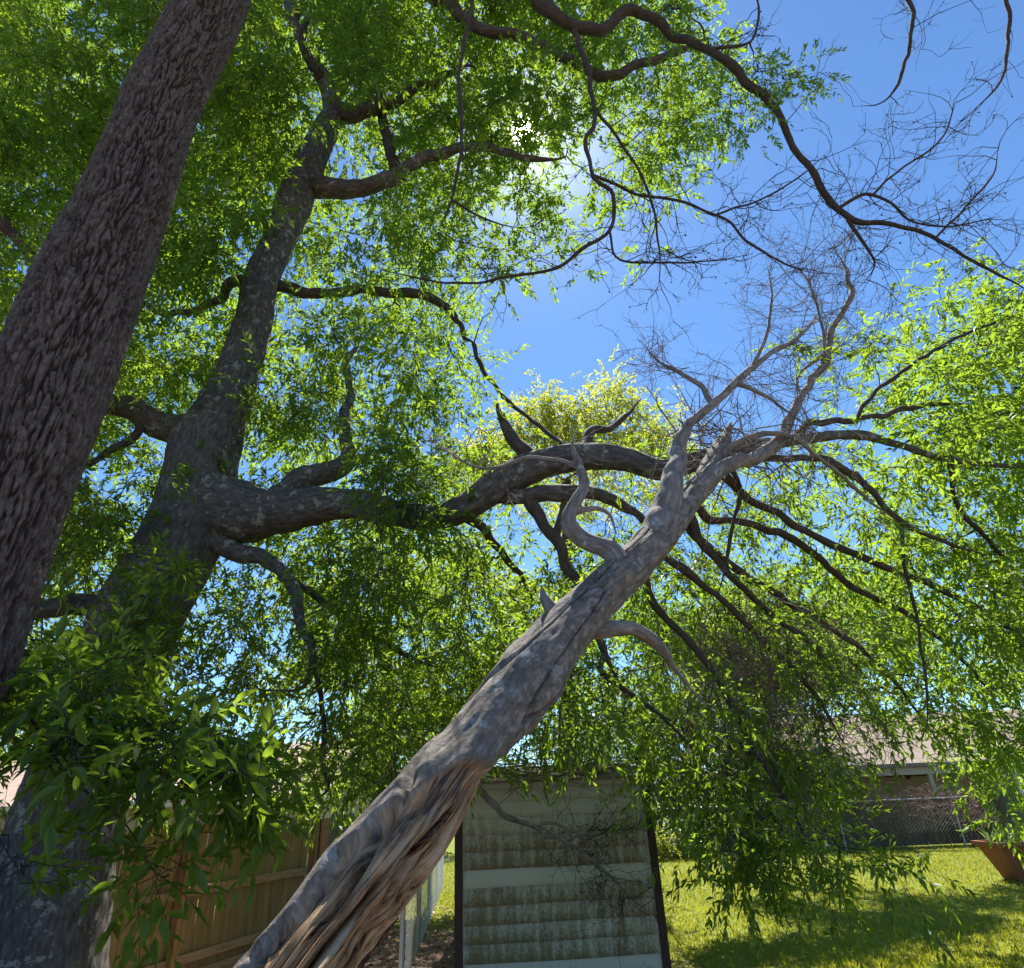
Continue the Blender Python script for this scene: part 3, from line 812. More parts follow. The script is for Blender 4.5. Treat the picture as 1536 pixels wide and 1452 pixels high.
def vines():
    n = 420
    X = 6.5 + 8.2 * rng.random(n); Y = 21.35 - (X - 2.4) * .022 - .05
    st = np.stack([X, Y, 1.22 + rng.normal(size=n) * .10], 1)
    d = rng.normal(size=(n, 3)) * np.array([1.3, .35, .9]) + np.array([0, 0, .25])
    tw = bare_twigs(st, d, .35 + .5 * rng.random(n), .004 + .006 * rng.random(n), (2,), .45, -.07)
    n2 = 60; st = np.stack([13.0 + rng.normal(size=n2) * .35, np.full(n2, 21.0), 1.2 * rng.random(n2)], 1)
    tw += bare_twigs(st, rng.normal(size=(n2, 3)) * .5 + np.array([0, 0, 1.]), .6 + .6 * rng.random(n2), .006 + .006 * rng.random(n2), (2,), .3, 0)
    M['vine'] = bark_mat('dry_vine_bark', [(.16, .10, .09), (.27, .18, .16), (.38, .28, .25), (.2, .13, .12)], .3, 40)
    obj('dry_vine', twig_mesh('dry_vine', tw, M['vine']), label='tangle of leafless brown vines along the top of the far fence', cat='vine')
vines()

def house_right():
    X0, X1, Y0, Y1, g = 10.2, 27, 24.5, 34, -0.5
    t = thing('neighbour_house', (15, 29, g), 'low tan house with grey brown shingle roof and porch beyond the far fence', 'house')
    ze = 2.22
    obj('wall', MB().box(((X0 + X1) / 2, 30.7, (ze + g) / 2 + .05), (X1 - X0, 6.4, ze - g)).mesh('wall', M['stucco']), t)
    ov = .5; yr = 30.2; zr = 4.35
    mb = MB(); th = .12
    def slab(ya, za, yb, zb):
        mb.hexa([(X0 - ov, ya, za), (X1 + ov, ya, za), (X1 + ov, yb, zb), (X0 - ov, yb, zb), (X0 - ov, ya, za + th), (X1 + ov, ya, za + th), (X1 + ov, yb, zb + th), (X0 - ov, yb, zb + th)])
    slab(Y0 - .4, ze - .04, yr, zr); slab(yr, zr + .001, 35.5, ze - .04)
    obj('roof', mb.mesh('roof', M['shingle']), t)
    obj('porch_beam', MB().box(((X0 + X1) / 2, Y0 - .1, ze - .16), (X1 - X0, .14, .24)).mesh('porch_beam', M['fascia'], .01), t)
    for x in (X0 + .2, 14.05, 17.5, 21):
        obj('porch_post', MB().box((x, Y0 - .1, (ze - .28 + g) / 2), (.13, .13, ze - .28 - g)).mesh('porch_post', M['fascia'], .01), t)
    obj('porch_ceiling', MB().box(((X0 + X1) / 2, 26, ze - .03), (X1 - X0, 2.9, .04)).mesh('porch_ceiling', M['soffit']), t)
    for x in (11.6, 16.2, 20.4):
        w = obj('window', MB().box((x, 27.46, 1.0), (1.3, .1, 1.3)).mesh('window', M['fascia'], .01), t)
        obj('pane', MB().box((x, 27.395, 1.0), (1.14, .05, 1.14)).mesh('pane', M['window']), w)
    # ceiling fan of the porch
    p = Vector(at(1364, 1172, 25.6)); zc = ze - .05
    f = thing('ceiling_fan', (p.x, p.y, zc), 'dark ceiling fan hanging under the porch roof of the low tan house', 'fan')
    obj('rod', MB().cyl((p.x, p.y, zc), (p.x, p.y, zc - .34), .025, n=8).mesh('rod', M['dark_metal']), f)
    obj('motor', MB().cyl((p.x, p.y, zc - .22), (p.x, p.y, zc - .36), .10, .07, 12).mesh('motor', M['dark_metal']), f)
    for k in range(5):
        a = k * 2 * math.pi / 5 + .2; c = Vector((p.x + math.cos(a) * .42, p.y + math.sin(a) * .42, zc - .25))
        obj('blade', MB().box(c, (.62, .13, .012), Matrix.Rotation(a, 3, 'Z') @ Matrix.Rotation(.2, 3, 'X')).mesh('blade', M['dark_metal']), f)
house_right()
def house_left():
    X0, X1, Y0, Y1, g = -19, -5.35, 18, 27, -0.3
    t = thing('neighbour_house', (-12, 22.5, g), 'house with pinkish brown shingle roof behind the brown board fence', 'house')
    ze = 1.95; ov = .4; yr = 22.5; zr = 3.5; th = .12
    obj('wall', MB().box(((X0 + X1) / 2, 22.5, (ze + g) / 2), (X1 - X0, 8.6, ze - g)).mesh('wall', M['stucco']), t)
    mb = MB()
    def slab(ya, za, yb, zb):
        mb.hexa([(X0 - ov, ya, za), (X1 + ov, ya, za), (X1 + ov, yb, zb), (X0 - ov, yb, zb), (X0 - ov, ya, za + th), (X1 + ov, ya, za + th), (X1 + ov, yb, zb + th), (X0 - ov, yb, zb + th)])
    slab(17.5, ze - .1, yr, zr); slab(yr, zr + .001, 27.5, ze - .1)
    obj('roof', mb.mesh('roof', M['shingle_pink']), t)
    obj('fascia', MB().box(((X0 + X1) / 2, 17.46, ze - .06), (X1 - X0 + .8, .04, .16)).mesh('fascia', M['fascia']), t)
    gb = MB(); gx = X1 - .02
    gb.add([(gx, 18.3, ze - .01), (gx, 26.7, ze - .01), (gx, yr, zr - .05), (gx - .2, 18.3, ze - .01), (gx - .2, 26.7, ze - .01), (gx - .2, yr, zr - .05)], [(0, 1, 2), (5, 4, 3), (0, 3, 4, 1), (1, 4, 5, 2), (2, 5, 3, 0)])
    obj('gable', gb.mesh('gable', M['stucco']), t)
    w = obj('window', MB().box((X1 + .01, 21.5, 1.0), (.08, 1.2, 1.1)).mesh('window', M['fascia']), t)
    obj('pane', MB().box((X1 + .045, 21.5, 1.0), (.03, 1.04, .94)).mesh('pane', M['window']), w)
house_left()

# ================================================================== TREES
def furrow(TH, S, RR, L):
    """deep interlacing bark ridges of the rough trunk"""
    rm = float(np.median(RR)); x = rm * np.cos(TH); y = rm * np.sin(TH)
    wx = fbm(x * 9, y * 9, S * 4, 2, 21) * .020; wy = fbm(x * 9, y * 9, S * 4, 2, 31) * .020
    f = 80.0
    a = vnoise((x + wx) * f, (y + wy) * f, S * f * .075 + wx * 20, 41); b = vnoise((x + wy) * f * 1.3, (y + wx) * f * 1.3, S * f * .2, 51)
    ridge = np.clip((np.abs(a + .42 * b) - .06) * 5.5, 0, 1)
    c = np.abs(vnoise((x + wx) * 22, (y + wy) * 22, S * 20, 81)); ridge *= .55 + .45 * np.clip(c * 7, 0, 1)
    d = (ridge - .7) * .024 + b * .005 * ridge
    d += fbm(x * 2.6, y * 2.6, S * 1.3, 2, 71) * .018
    return d, dict(ridge=ridge)
# ---- rough-barked tree beside the camera, with its half-dead overhead limbs
rt = thing('rough_barked_tree', (float(at(113, 484, 2.6)[0]) - .12, 2.6, 0), 'tall tree with deeply furrowed grey brown bark and nearly bare overhanging limbs', 'tree')
RT = Tree(rt)
bx = np.array([-2.42, 2.6])
RT.limb('trunk', [(-390, 1850, 2.6, 330), (-210, 1300, 2.6, 220), (-88, 1000, 2.6, 182), (-5, 805, 2.6, 164), (56, 640, 2.6, 154), (113, 484, 2.6, 144), (178, 325, 2.6, 124), (243, 160, 2.6, 105), (320, 0, 2.6, 91), (395, -190, 2.6, 76), (455, -360, 2.6, 62), (505, -520, 2.6, 45)],
        M['bark_rough'], 270, .012, disp=furrow, k=.94, thin=12)
dl = [
 [(395, -190, 2.6, 42), (520, -175, 2.85, 34), (680, -110, 3.3, 24), (800, -8, 3.6, 19), (850, 34, 3.7, 18), (905, 38, 3.75, 17), (945, 18, 3.8, 14), (1010, 50, 3.9, 13), (1062, 78, 3.9, 13), (1112, 112, 4.0, 13), (1160, 165, 4.1, 11), (1200, 235, 4.2, 10), (1268, 325, 4.4, 9), (1335, 333, 4.4, 7), (1400, 358, 4.5, 6), (1460, 395, 4.5, 5), (1545, 437, 4.6, 4)],
 [(860, 38, 3.72, 9), (884, 120, 3.75, 8), (891, 185, 3.8, 7.5), (880, 212, 3.8, 7), (890, 268, 3.85, 6.5), (921, 292, 3.9, 6), (912, 345, 3.95, 6), (875, 372, 4.0, 6), (835, 402, 4.05, 5), (760, 415, 4.1, 4), (690, 426, 4.2, 3.5), (570, 405, 4.3, 3)],
 [(680, -110, 3.3, 9), (707, 0, 3.4, 7), (690, 95, 3.5, 6), (693, 180, 3.55, 5.5), (690, 235, 3.6, 5), (678, 300, 3.65, 4.5), (655, 355, 3.7, 3)],
 [(680, 298, 3.65, 4), (720, 325, 3.7, 3.5), (770, 340, 3.8, 2.5), (805, 340, 3.85, 1.5)],
 [(455, -360, 2.6, 30), (800, -400, 2.9, 22), (1180, -260, 3.4, 14), (1352, -30, 3.9, 7), (1364, 62, 4.0, 6), (1352, 110, 4.0, 5), (1326, 152, 4.1, 3), (1280, 160, 4.1, 1.5)],
 [(1180, -260, 3.4, 10), (1440, -160, 3.7, 8), (1506, -10, 4.0, 6), (1510, 85, 4.1, 5), (1495, 130, 4.1, 3.5), (1450, 175, 4.2, 2)],
 [(885, 268, 3.85, 5), (960, 292, 4.1, 5), (1010, 300, 4.2, 4.5), (1080, 325, 4.3, 4.5), (1120, 360, 4.4, 4), (1180, 398, 4.5, 3.5), (1225, 405, 4.6, 3)],
 [(893, 168, 3.8, 5), (960, 260, 4.0, 4.5), (985, 340, 4.1, 4), (990, 400, 4.2, 2.5), (985, 440, 4.2, 1.5)],
 [(912, 345, 3.95, 4), (930, 390, 4.0, 3.5), (1000, 393, 4.2, 3), (1070, 392, 4.3, 2.5), (1130, 380, 4.4, 2)],
 [(1268, 325, 4.4, 6), (1300, 375, 4.5, 5), (1310, 400, 4.5, 4), (1290, 430, 4.6, 2)],
 [(1258, 305, 4.4, 6), (1300, 292, 4.4, 5.5), (1335, 305, 4.4, 4.5), (1362, 330, 4.5, 3.5), (1420, 340, 4.5, 3), (1500, 325, 4.6, 2)],
 [(1310, 296, 4.4, 4), (1350, 255, 4.4, 3.5), (1410, 210, 4.4, 3), (1435, 150, 4.4, 2)],
 [(1405, 360, 4.5, 4), (1450, 310, 4.5, 3.5), (1490, 260, 4.5, 3), (1498, 220, 4.5, 2)],
 [(1075, 320, 4.3, 3.5), (1150, 295, 4.4, 3), (1200, 265, 4.4, 2.5), (1245, 225, 4.4, 1.5)],
 [(790, 55, 3.7, 4), (880, 245, 3.9, 4), (800, 240, 3.9, 3.5), (770, 232, 3.9, 3)],
 [(1060, 76, 3.9, 6), (1128, 60, 3.95, 4), (1135, 0, 3.95, 3.5), (1100, -40, 3.9, 2)],
]
rt_limbs = []
for sp in dl[:14] + dl[15:]:
    P, r = spec3(sp); P = snap(P, RT)
    # wander a little between the given points
    o, P2, r2 = tube_obj('limb', P, np.maximum(r, .003), rt, M['bark_twig'], 8, .05, bark_disp(.004, 30, .3, 5))
    RT.add_skel(P2, r2); rt_limbs.append((P2, r2))
tw = []
for (P2, r2), n, ln in zip(rt_limbs, [30, 18, 8, 6, 16, 16, 20, 14, 14, 16, 20, 14, 18, 12, 8], [.9, .6, .5, .4, .8, .8, .7, .6, .6, .6, .7, .7, .6, .6, .5]):
    lo_ = .45 if len(P2) > 120 else .1
    st, T = along(P2, n, lo_, 1.0)
    d = unit(T * .7 + rng.normal(size=T.shape) * .8)
    tw += bare_twigs(st, d, ln * (.45 + rng.random(n) * .8), np.full(n, .0052), (3, 3), .26, -.02, shrink=.5)
obj('twigs', twig_mesh('twigs', tw, M['bark_twig']), rt, kind='stuff')
# tiny seed balls at twig tips
tips = tw[1][0][:, -1]
tips = np.vstack([b[0][::3, -1] for b in tw[1::3]])
if len(tips):
    n = len(tips); r = .008 + .004 * rng.random(n)
    off = np.array([[1, 0, 0], [0, 1, 0], [-1, 0, 0], [0, -1, 0], [0, 0, 1], [0, 0, -1]], float)
    V = tips[:, None] + off[None] * r[:, None, None] - np.array([0, 0, .012])
    tr = np.array([[0, 1, 4], [1, 2, 4], [2, 3, 4], [3, 0, 4], [1, 0, 5], [2, 1, 5], [3, 2, 5], [0, 3, 5]])
    T_ = (np.arange(n)[:, None, None] * 6 + tr[None]).reshape(-1, 3)
    obj('seed_balls', mesh_np('seed_balls', V.reshape(-1, 3), None, M['bark_twig'], dict(bark=V.reshape(-1, 3)), True, T_), rt, kind='stuff')
Cn = []
for (x, y, sx, sy, n) in [(1130, 105, 22, 18, 6), (1050, 70, 30, 14, 6), (1140, 160, 18, 22, 7), (1195, 110, 22, 14, 6), (1235, 105, 12, 12, 3), (1105, 190, 16, 12, 4), (1000, 55, 30, 16, 6), (1165, 120, 20, 18, 3)]:
    for _ in range(n): Cn.append(at(x + rng.normal() * sx * .7, y + rng.normal() * sy * .7, 3.95 + rng.random() * .5))
Cn = np.array(Cn); RT.grow(Cn, r_tip=.003)
o_, d_, l_ = make_shoots(Cn, 4, .10, .6, .6)
crown = obj('crown', leaves_mesh('crown', [shoot_leaves(o_, d_, l_, 11, .75)], M['leaf']), rt, kind='stuff')
obj('twigs', twig_mesh('twigs', RT.paths, M['bark_twig']), rt, kind='stuff')

# ---- the big willow oak
ob = at(20, 1600, 6.2)
oak = thing('willow_oak', (float(ob[0]), 6.2, 0), 'huge leafy willow oak with dark forked trunk and long arching limb', 'tree')
OK = Tree(oak)
def oak_disp(TH, S, RR, L):
    x = RR * np.cos(TH); y = RR * np.sin(TH)
    d = fbm(x * 16, y * 16, S * 7, 3, 77) * .010 + fbm(x * 2.5, y * 2.5, S * 1.0, 2, 78) * .045 + vnoise(x * 55, y * 55, S * 22, 79) * .005
    return d
OK.limb('trunk', [(-5, 1720, 6.2, 330), (22, 1600, 6.2, 250), (62, 1400, 6.2, 195), (108, 1210, 6.2, 170), (158, 1060, 6.2, 156), (205, 940, 6.2, 148), (258, 835, 6.2, 136), (292, 745, 6.2, 128), (310, 680, 6.2, 112), (336, 615, 6.2, 88), (360, 545, 6.2, 72), (380, 484, 6.2, 66), (392, 420, 6.2, 62), (424, 350, 6.2, 54), (441, 300, 6.2, 54), (466, 240, 6.2, 46), (486, 195, 6.2, 42), (500, 165, 6.2, 38), (488, 122, 6.2, 28), (463, 88, 6.2, 20), (440, 30, 6.3, 14), (425, -60, 6.4, 10)],
        M['bark_oak'], 110, .03, disp=oak_disp, k=.87)
LB = M['bark_limb']
OK.limb('limb', [(300, 760, 6.2, 110), (365, 770, 6.15, 92), (420, 768, 6.1, 70), (470, 760, 6.0, 56), (530, 756, 5.9, 46), (590, 768, 5.8, 38), (650, 778, 5.6, 36), (705, 758, 5.4, 44), (755, 722, 5.3, 52), (812, 697, 5.2, 48), (870, 686, 5.1, 42), (940, 690, 5.0, 38), (992, 705, 4.95, 34), (1040, 694, 4.95, 30), (1100, 678, 5.0, 25), (1185, 662, 5.1, 19), (1280, 652, 5.4, 13), (1350, 668, 5.7, 11), (1425, 690, 6.0, 9), (1545, 702, 6.3, 6)], M['bark_oak'], 44, .035, amp=.012, freq=16)
LS = [
 [(305, 655, 6.2, 70), (245, 640, 6.1, 40), (200, 614, 5.9, 34), (150, 602, 5.7, 28), (90, 560, 5.5, 22), (20, 540, 5.3, 16), (-60, 500, 5.1, 10)],
 [(222, 630, 6.0, 14), (195, 665, 5.9, 12), (150, 685, 5.8, 10), (100, 715, 5.7, 8), (30, 720, 5.5, 6)],
 [(400, 755, 6.15, 44), (455, 725, 6.2, 34), (505, 705, 6.3, 30), (525, 680, 6.4, 24), (520, 640, 6.5, 18), (525, 585, 6.7, 12), (520, 540, 6.8, 9), (545, 500, 6.9, 6)],
 [(300, 800, 6.2, 50), (360, 826, 6.15, 28), (405, 845, 6.1, 22), (440, 872, 6.0, 19), (452, 930, 5.9, 14), (470, 985, 5.8, 11), (455, 1028, 5.8, 9), (400, 1035, 5.8, 7)],
 [(468, 985, 5.8, 8), (485, 1070, 5.7, 8), (487, 1150, 5.6, 8), (495, 1185, 5.6, 7), (460, 1205, 5.5, 5)],
 [(430, 868, 6.0, 12), (490, 905, 6.2, 12), (545, 945, 6.4, 11), (600, 980, 6.6, 9), (660, 1005, 6.8, 6)],
 [(185, 935, 6.2, 60), (130, 905, 6.0, 32), (70, 912, 5.8, 28), (10, 920, 5.6, 22), (-80, 915, 5.4, 15)],
 [(468, 268, 6.2, 36), (508, 284, 6.15, 28), (560, 278, 6.05, 24), (603, 255, 6.0, 20), (660, 230, 5.9, 16), (710, 218, 5.8, 13), (790, 236, 5.7, 10), (850, 234, 5.6, 7)],
 [(500, 172, 6.2, 30), (545, 168, 6.2, 22), (590, 148, 6.2, 17), (640, 128, 6.2, 13), (700, 100, 6.2, 9)],
 [(490, 128, 6.2, 18), (470, 100, 6.0, 14), (452, 60, 5.8, 10), (470, 0, 5.6, 7)],
 [(398, 425, 6.2, 22), (350, 425, 6.3, 15), (318, 455, 6.5, 12), (250, 470, 6.8, 9), (200, 440, 7, 6)],
 [(420, 345, 6.2, 18), (370, 330, 6.4, 13), (305, 305, 6.7, 11), (250, 300, 7, 8), (180, 270, 7.2, 5)],
 [(405, 420, 6.2, 20), (470, 440, 6.4, 16), (540, 435, 6.5, 15), (610, 440, 6.5, 15), (665, 458, 6.5, 13), (690, 490, 6.4, 9), (712, 520, 6.2, 7)],
 [(712, 520, 6.2, 7), (725, 555, 6.0, 6.5), (755, 595, 5.7, 6), (795, 628, 5.4, 6), (835, 660, 5.15, 7), (866, 680, 5.05, 9)],
 [(590, 255, 6.0, 16), (575, 180, 6.4, 14), (570, 100, 6.6, 12), (580, 40, 6.7, 9), (600, -40, 6.8, 6)],
 [(0, 330, 5.6, 18), (30, 365, 5.8, 16), (70, 415, 6.0, 13), (120, 440, 6.3, 9)],
 [(500, -90, 5.6, 26), (580, -50, 5.5, 22), (660, 0, 5.4, 18), (720, 40, 5.3, 17), (790, 60, 5.3, 16), (850, 85, 5.2, 15), (900, 112, 5.2, 15), (945, 103, 5.2, 13), (1010, 78, 5.2, 11), (1060, 55, 5.2, 8)],
 [(440, 30, 6.2, 12), (470, -50, 5.9, 16), (510, -95, 5.6, 22)],
 [(735, 735, 5.35, 40), (785, 742, 5.3, 26), (850, 738, 5.3, 24), (905, 742, 5.4, 18), (960, 775, 5.6, 12), (1010, 830, 5.8, 8)],
 [(785, 745, 5.3, 22), (820, 790, 5.3, 20), (845, 830, 5.35, 16), (870, 878, 5.4, 14), (900, 960, 5.5, 10), (940, 1050, 5.6, 7)],
 [(846, 800, 5.3, 15), (838, 765, 5.28, 17), (846, 745, 5.27, 18)],
 [(640, 776, 5.7, 18), (700, 780, 5.7, 14), (745, 815, 5.9, 11), (770, 850, 6.1, 9), (800, 900, 6.4, 6)],
 [(800, 695, 5.2, 26), (775, 660, 5.2, 20), (762, 635, 5.2, 19), (750, 612, 5.2, 15), (746, 600, 5.2, 4)],
 [(870, 682, 5.1, 22), (890, 652, 5.3, 14), (915, 640, 5.5, 10), (960, 600, 5.8, 6)],
 [(1100, 690, 5.0, 14), (1160, 690, 5.1, 12), (1245, 692, 5.3, 11), (1295, 722, 5.5, 10), (1335, 770, 5.6, 9), (1400, 803, 5.8, 8), (1480, 835, 6.0, 5)],
 [(1060, 700, 5.0, 16), (1105, 732, 5.2, 13), (1165, 770, 5.5, 12), (1250, 822, 5.9, 12), (1335, 852, 6.2, 11), (1420, 888, 6.6, 9), (1490, 925, 6.9, 7), (1560, 980, 7.2, 5)],
 [(1000, 715, 5.0, 20), (1050, 770, 5.3, 13), (1110, 782, 5.6, 11), (1185, 805, 5.9, 10), (1265, 870, 6.3, 10), (1350, 915, 6.7, 8), (1440, 985, 7.2, 6), (1500, 1060, 7.5, 4)],
 [(990, 710, 5.0, 18), (1030, 760, 5.2, 14), (1062, 825, 5.4, 12), (1095, 862, 5.6, 11), (1150, 915, 5.9, 10), (1215, 965, 6.3, 9), (1270, 1030, 6.8, 6)],
 [(1010, 770, 5.2, 12), (1040, 800, 5.4, 12), (1105, 855, 5.7, 11), (1180, 905, 6.1, 10), (1250, 945, 6.5, 8), (1330, 1010, 7.0, 6), (1400, 1100, 7.4, 4)],
 [(960, 800, 5.4, 14), (1020, 848, 5.5, 12), (1090, 905, 5.7, 11), (1150, 965, 5.9, 10), (1220, 1040, 6.1, 7), (1270, 1120, 6.2, 5)],
 [(930, 830, 5.5, 12), (975, 900, 5.5, 12), (1030, 960, 5.5, 11), (1085, 1040, 5.5, 9), (1130, 1120, 5.5, 7), (1185, 1210, 5.5, 5), (1225, 1290, 5.5, 3)],
 [(1090, 690, 5.0, 10), (1108, 730, 5.0, 7), (1098, 790, 5.0, 6), (1085, 860, 5.0, 5), (1075, 900, 5.0, 3)],
 [(1345, 785, 5.7, 6), (1358, 850, 5.6, 5), (1378, 940, 5.6, 4.5), (1390, 1040, 5.6, 4), (1388, 1110, 5.6, 3)],
 [(1180, 660, 5.1, 14), (1230, 632, 5.4, 10), (1300, 628, 5.7, 8), (1400, 605, 6.1, 7), (1500, 612, 6.5, 5)],
 [(1290, 632, 5.6, 7), (1310, 590, 5.8, 6), (1380, 540, 6.2, 6), (1450, 500, 6.6, 5), (1530, 470, 7, 3)],
 [(880, 985, 5.4, 10), (905, 1010, 5.4, 8), (955, 1045, 5.4, 7), (1010, 1090, 5.3, 5), (1060, 1150, 5.3, 3)],
 [(1420, 690, 6.0, 8), (1440, 760, 6.3, 7), (1500, 830, 6.7, 6), (1560, 900, 7, 4)],
]
for i, sp in enumerate(LS):
    mw = max(a[3] for a in sp)
    OK.limb('limb', sp, M['bark_oak'] if mw > 30 else LB if mw > 13 else M['bark_twig'], 24 if mw > 22 else 10, .05, amp=.008, freq=20)
# low branch hanging close in front of the oak trunk, above the camera's left
NB = [[(150, 1010, 6.0, 12), (60, 985, 4.8, 14), (-60, 960, 3.9, 18), (-150, 985, 3.3, 20), (-60, 1040, 3.05, 17), (40, 1065, 3.0, 14), (130, 1080, 3.0, 11), (230, 1110, 3.0, 8), (330, 1165, 3.1, 5)],
      [(40, 1065, 3.0, 9), (70, 1120, 2.95, 7), (120, 1180, 2.9, 5), (190, 1240, 2.95, 4), (250, 1340, 3.0, 3)],
      [(-60, 1040, 3.05, 9), (-40, 1160, 2.9, 7), (0, 1260, 2.8, 5), (50, 1330, 2.8, 3)]]
for sp in NB: OK.limb('limb', sp, M['bark_twig'], 8, .05, amp=.004, freq=30, k=.7)

thin = np.vstack([p for p in [OK.P]])
per = 8 * 12
C = clusters(GRID, oak_depth, per, scale=1.3, size=1.07)
C = C[~OK.hides(C, .96, 26)]
C = np.vstack([C] + [at(540 + 150 * rng.random(), 735 + 70 * rng.random(), 5.0 + .5 * rng.random()) for _ in range(9)] + [at(110 + 150 * rng.random(), 900 + 90 * rng.random(), 5.0 + .5 * rng.random()) for _ in range(14)])
OK.grow(C)
o_, d_, l_ = make_shoots(C, 8, .22)
far = np.linalg.norm(o_ - CAM, axis=1)
parts = [shoot_leaves(o_, d_, l_, 12, np.clip(.72 + .04 * far, .9, 1.22)[:, None], np.repeat(rng.random(len(C)), 8))]
print('oak leaves', len(o_) * 12, 'clusters', len(C))
sp_ = o_[:, None, :] + d_[:, None, :] * (np.array([-.35, .5, 1.0])[None, :, None] * l_[:, None, None]); sp_[:, 2, 2] -= l_ * .1
k_ = far < 7.5
OK.paths.append((sp_[k_], np.repeat(np.array([[.0022, .0016, .001]]), k_.sum(), 0), 3))
crown = obj('crown', leaves_mesh('crown', parts, M['leaf']), oak, kind='stuff')
# near foliage of the low branch
NC = []
for (x, y, sx, sy, n, Y) in [(60, 1075, 70, 40, 9, 2.95), (160, 1085, 60, 40, 9, 3.0), (250, 1110, 60, 40, 9, 3.1), (330, 1150, 45, 40, 9, 3.2), (100, 1140, 60, 26, 6, 2.9), (230, 1165, 60, 28, 7, 3.0), (365, 1190, 28, 28, 6, 3.3), (30, 1010, 40, 25, 4, 3.1), (190, 985, 45, 30, 6, 3.3), (45, 1315, 26, 16, 2, 2.8), (235, 1325, 34, 14, 3, 3.0), (330, 1250, 30, 16, 2, 3.4), (-40, 1120, 40, 50, 6, 2.9), (270, 858, 45, 18, 6, 5.0), (230, 872, 40, 12, 4, 5.1), (395, 1235, 18, 22, 3, 3.6)]:
    for _ in range(n): NC.append(at(x + rng.normal() * sx * .6, y - (16 if y > 1050 else 0) + rng.normal() * sy * .6, Y + rng.normal() * .22))
NC = np.array(NC); n_paths = len(OK.paths)
OK.grow(NC, r_tip=.0025)
o_, d_, l_ = make_shoots(NC, 5, .10, .75, .12)
L6 = shoot_leaves(o_, d_, l_, 9, 1.08)
sp_ = o_[:, None, :] + d_[:, None, :] * (np.array([-.35, .5, 1.0])[None, :, None] * l_[:, None, None]); sp_[:, 2, 2] -= l_ * .1
OK.paths.append((sp_, np.repeat(np.array([[.0022, .0016, .001]]), len(sp_), 0), 3))
# the 300 leaves that show largest become leaves of their own
px_, py_, ax_ = proj(L6[0]); sd_ = np.cross(L6[1], L6[2])
vdir = unit(L6[0] - CAM); face = np.abs((L6[2] * vdir).sum(1))
score = L6[3] / ax_ * (.3 + face) * ((px_ > 5) & (px_ < 700) & (py_ < 1440))
pick = np.argsort(-score)[:300]; rest = np.setdiff1d(np.arange(len(px_)), pick)
obj('foliage', leaves_mesh('foliage', [tuple(a[rest] for a in L6)], M['leaf']), oak, kind='stuff')
def big_leaf(name, rd, bend):
    us = [0, .15, .35, .55, .78, 1.0]; ws = [.04, .55, .98, 1.0, .62, .03]
    V = []; Q = []
    for u_, w in zip(us, ws):
        z = -bend * u_ * u_
        V += [(-w / 2, u_, z + .16 * w), (0, u_, z), (w / 2, u_, z + .16 * w)]
    for i in range(5):
        for j in range(2): b = i * 3 + j; Q.append((b, b + 1, b + 4, b + 3))
    V = np.array(V); V[:, 2] *= 1.0
    return mesh_np(name, V, np.array(Q), M['leaf'], dict(rnd=np.full(len(V), rd)), True)
lm = [big_leaf('leaf', r_, b_) for r_, b_ in ((.15, .05), (.35, .12), (.5, .2), (.65, .08), (.85, .15))]
for i in pick:
    o = bpy.data.objects.new('leaf', lm[int(L6[5][i] * 4.99)])
    s_, l0, n0 = sd_[i], L6[1][i], L6[2][i]; L_, W_ = L6[3][i] * 1.1, L6[4][i] * 1.15
    o.matrix_basis = Matrix(((s_[0] * W_, l0[0] * L_, n0[0] * L_, L6[0][i][0]), (s_[1] * W_, l0[1] * L_, n0[1] * L_, L6[0][i][1]), (s_[2] * W_, l0[2] * L_, n0[2] * L_, L6[0][i][2]), (0, 0, 0, 1)))
    link(o, oak)
obj('twigs', twig_mesh('twigs', OK.paths, M['bark_twig']), oak, kind='stuff')
# dry leafless brush caught under the drooping limbs
n = 250
st = np.array([at(1010 + 210 * rng.random(), 880 + 200 * rng.random(), 5.6 + 1.0 * rng.random()) for _ in range(n)])
d = rng.normal(size=(n, 3)) * np.array([.5, .35, .5]) + np.array([.35, 0, -.75])
tw = bare_twigs(st, d, .45 + .6 * rng.random(n), .0035 + .003 * rng.random(n), (4, 3), .2, -.05, K=5)
n = 70
st = np.array([at(870 + 260 * rng.random(), 690 + 170 * rng.random(), 5.2 + .5 * rng.random()) for _ in range(n)])
tw += bare_twigs(st, rng.normal(size=(n, 3)) + np.array([.5, 0, -.2]), .3 + .5 * rng.random(n), np.full(n, .0035), (3, 3), .25, -.02)
obj('dry_twigs', twig_mesh('dry_twigs', tw, M['bark_dry']), oak, kind='stuff')

# ---- dead leaning trunk
dt = thing('dead_leaning_tree', (float(at(250, 1790, 2.0)[0]), 2.0, 0), 'dead tree leaning over, grey bark peeled off rotten brown wood at its base', 'tree')
DT = Tree(dt)
MAIN = [(190, 1900, 1.95, 290), (300, 1690, 2.05, 252), (435, 1490, 2.2, 205), (522, 1372, 2.35, 184), (604, 1268, 2.5, 160), (675, 1168, 2.7, 134), (738, 1085, 2.9, 120), (800, 1005, 3.1, 108), (858, 935, 3.3, 95), (918, 875, 3.5, 82), (965, 830, 3.7, 72), (1005, 785, 3.9, 60), (1040, 742, 4.1, 50), (1066, 703, 4.3, 40), (1082, 672, 4.45, 31), (1092, 648, 4.55, 16), (1096, 634, 4.6, 4)]
_P, _r = resample(*spec3(MAIN), .022)
_S = np.concatenate([[0], np.cumsum(np.linalg.norm(np.diff(_P, axis=0), axis=1))]); _PY = proj(_P)[1]
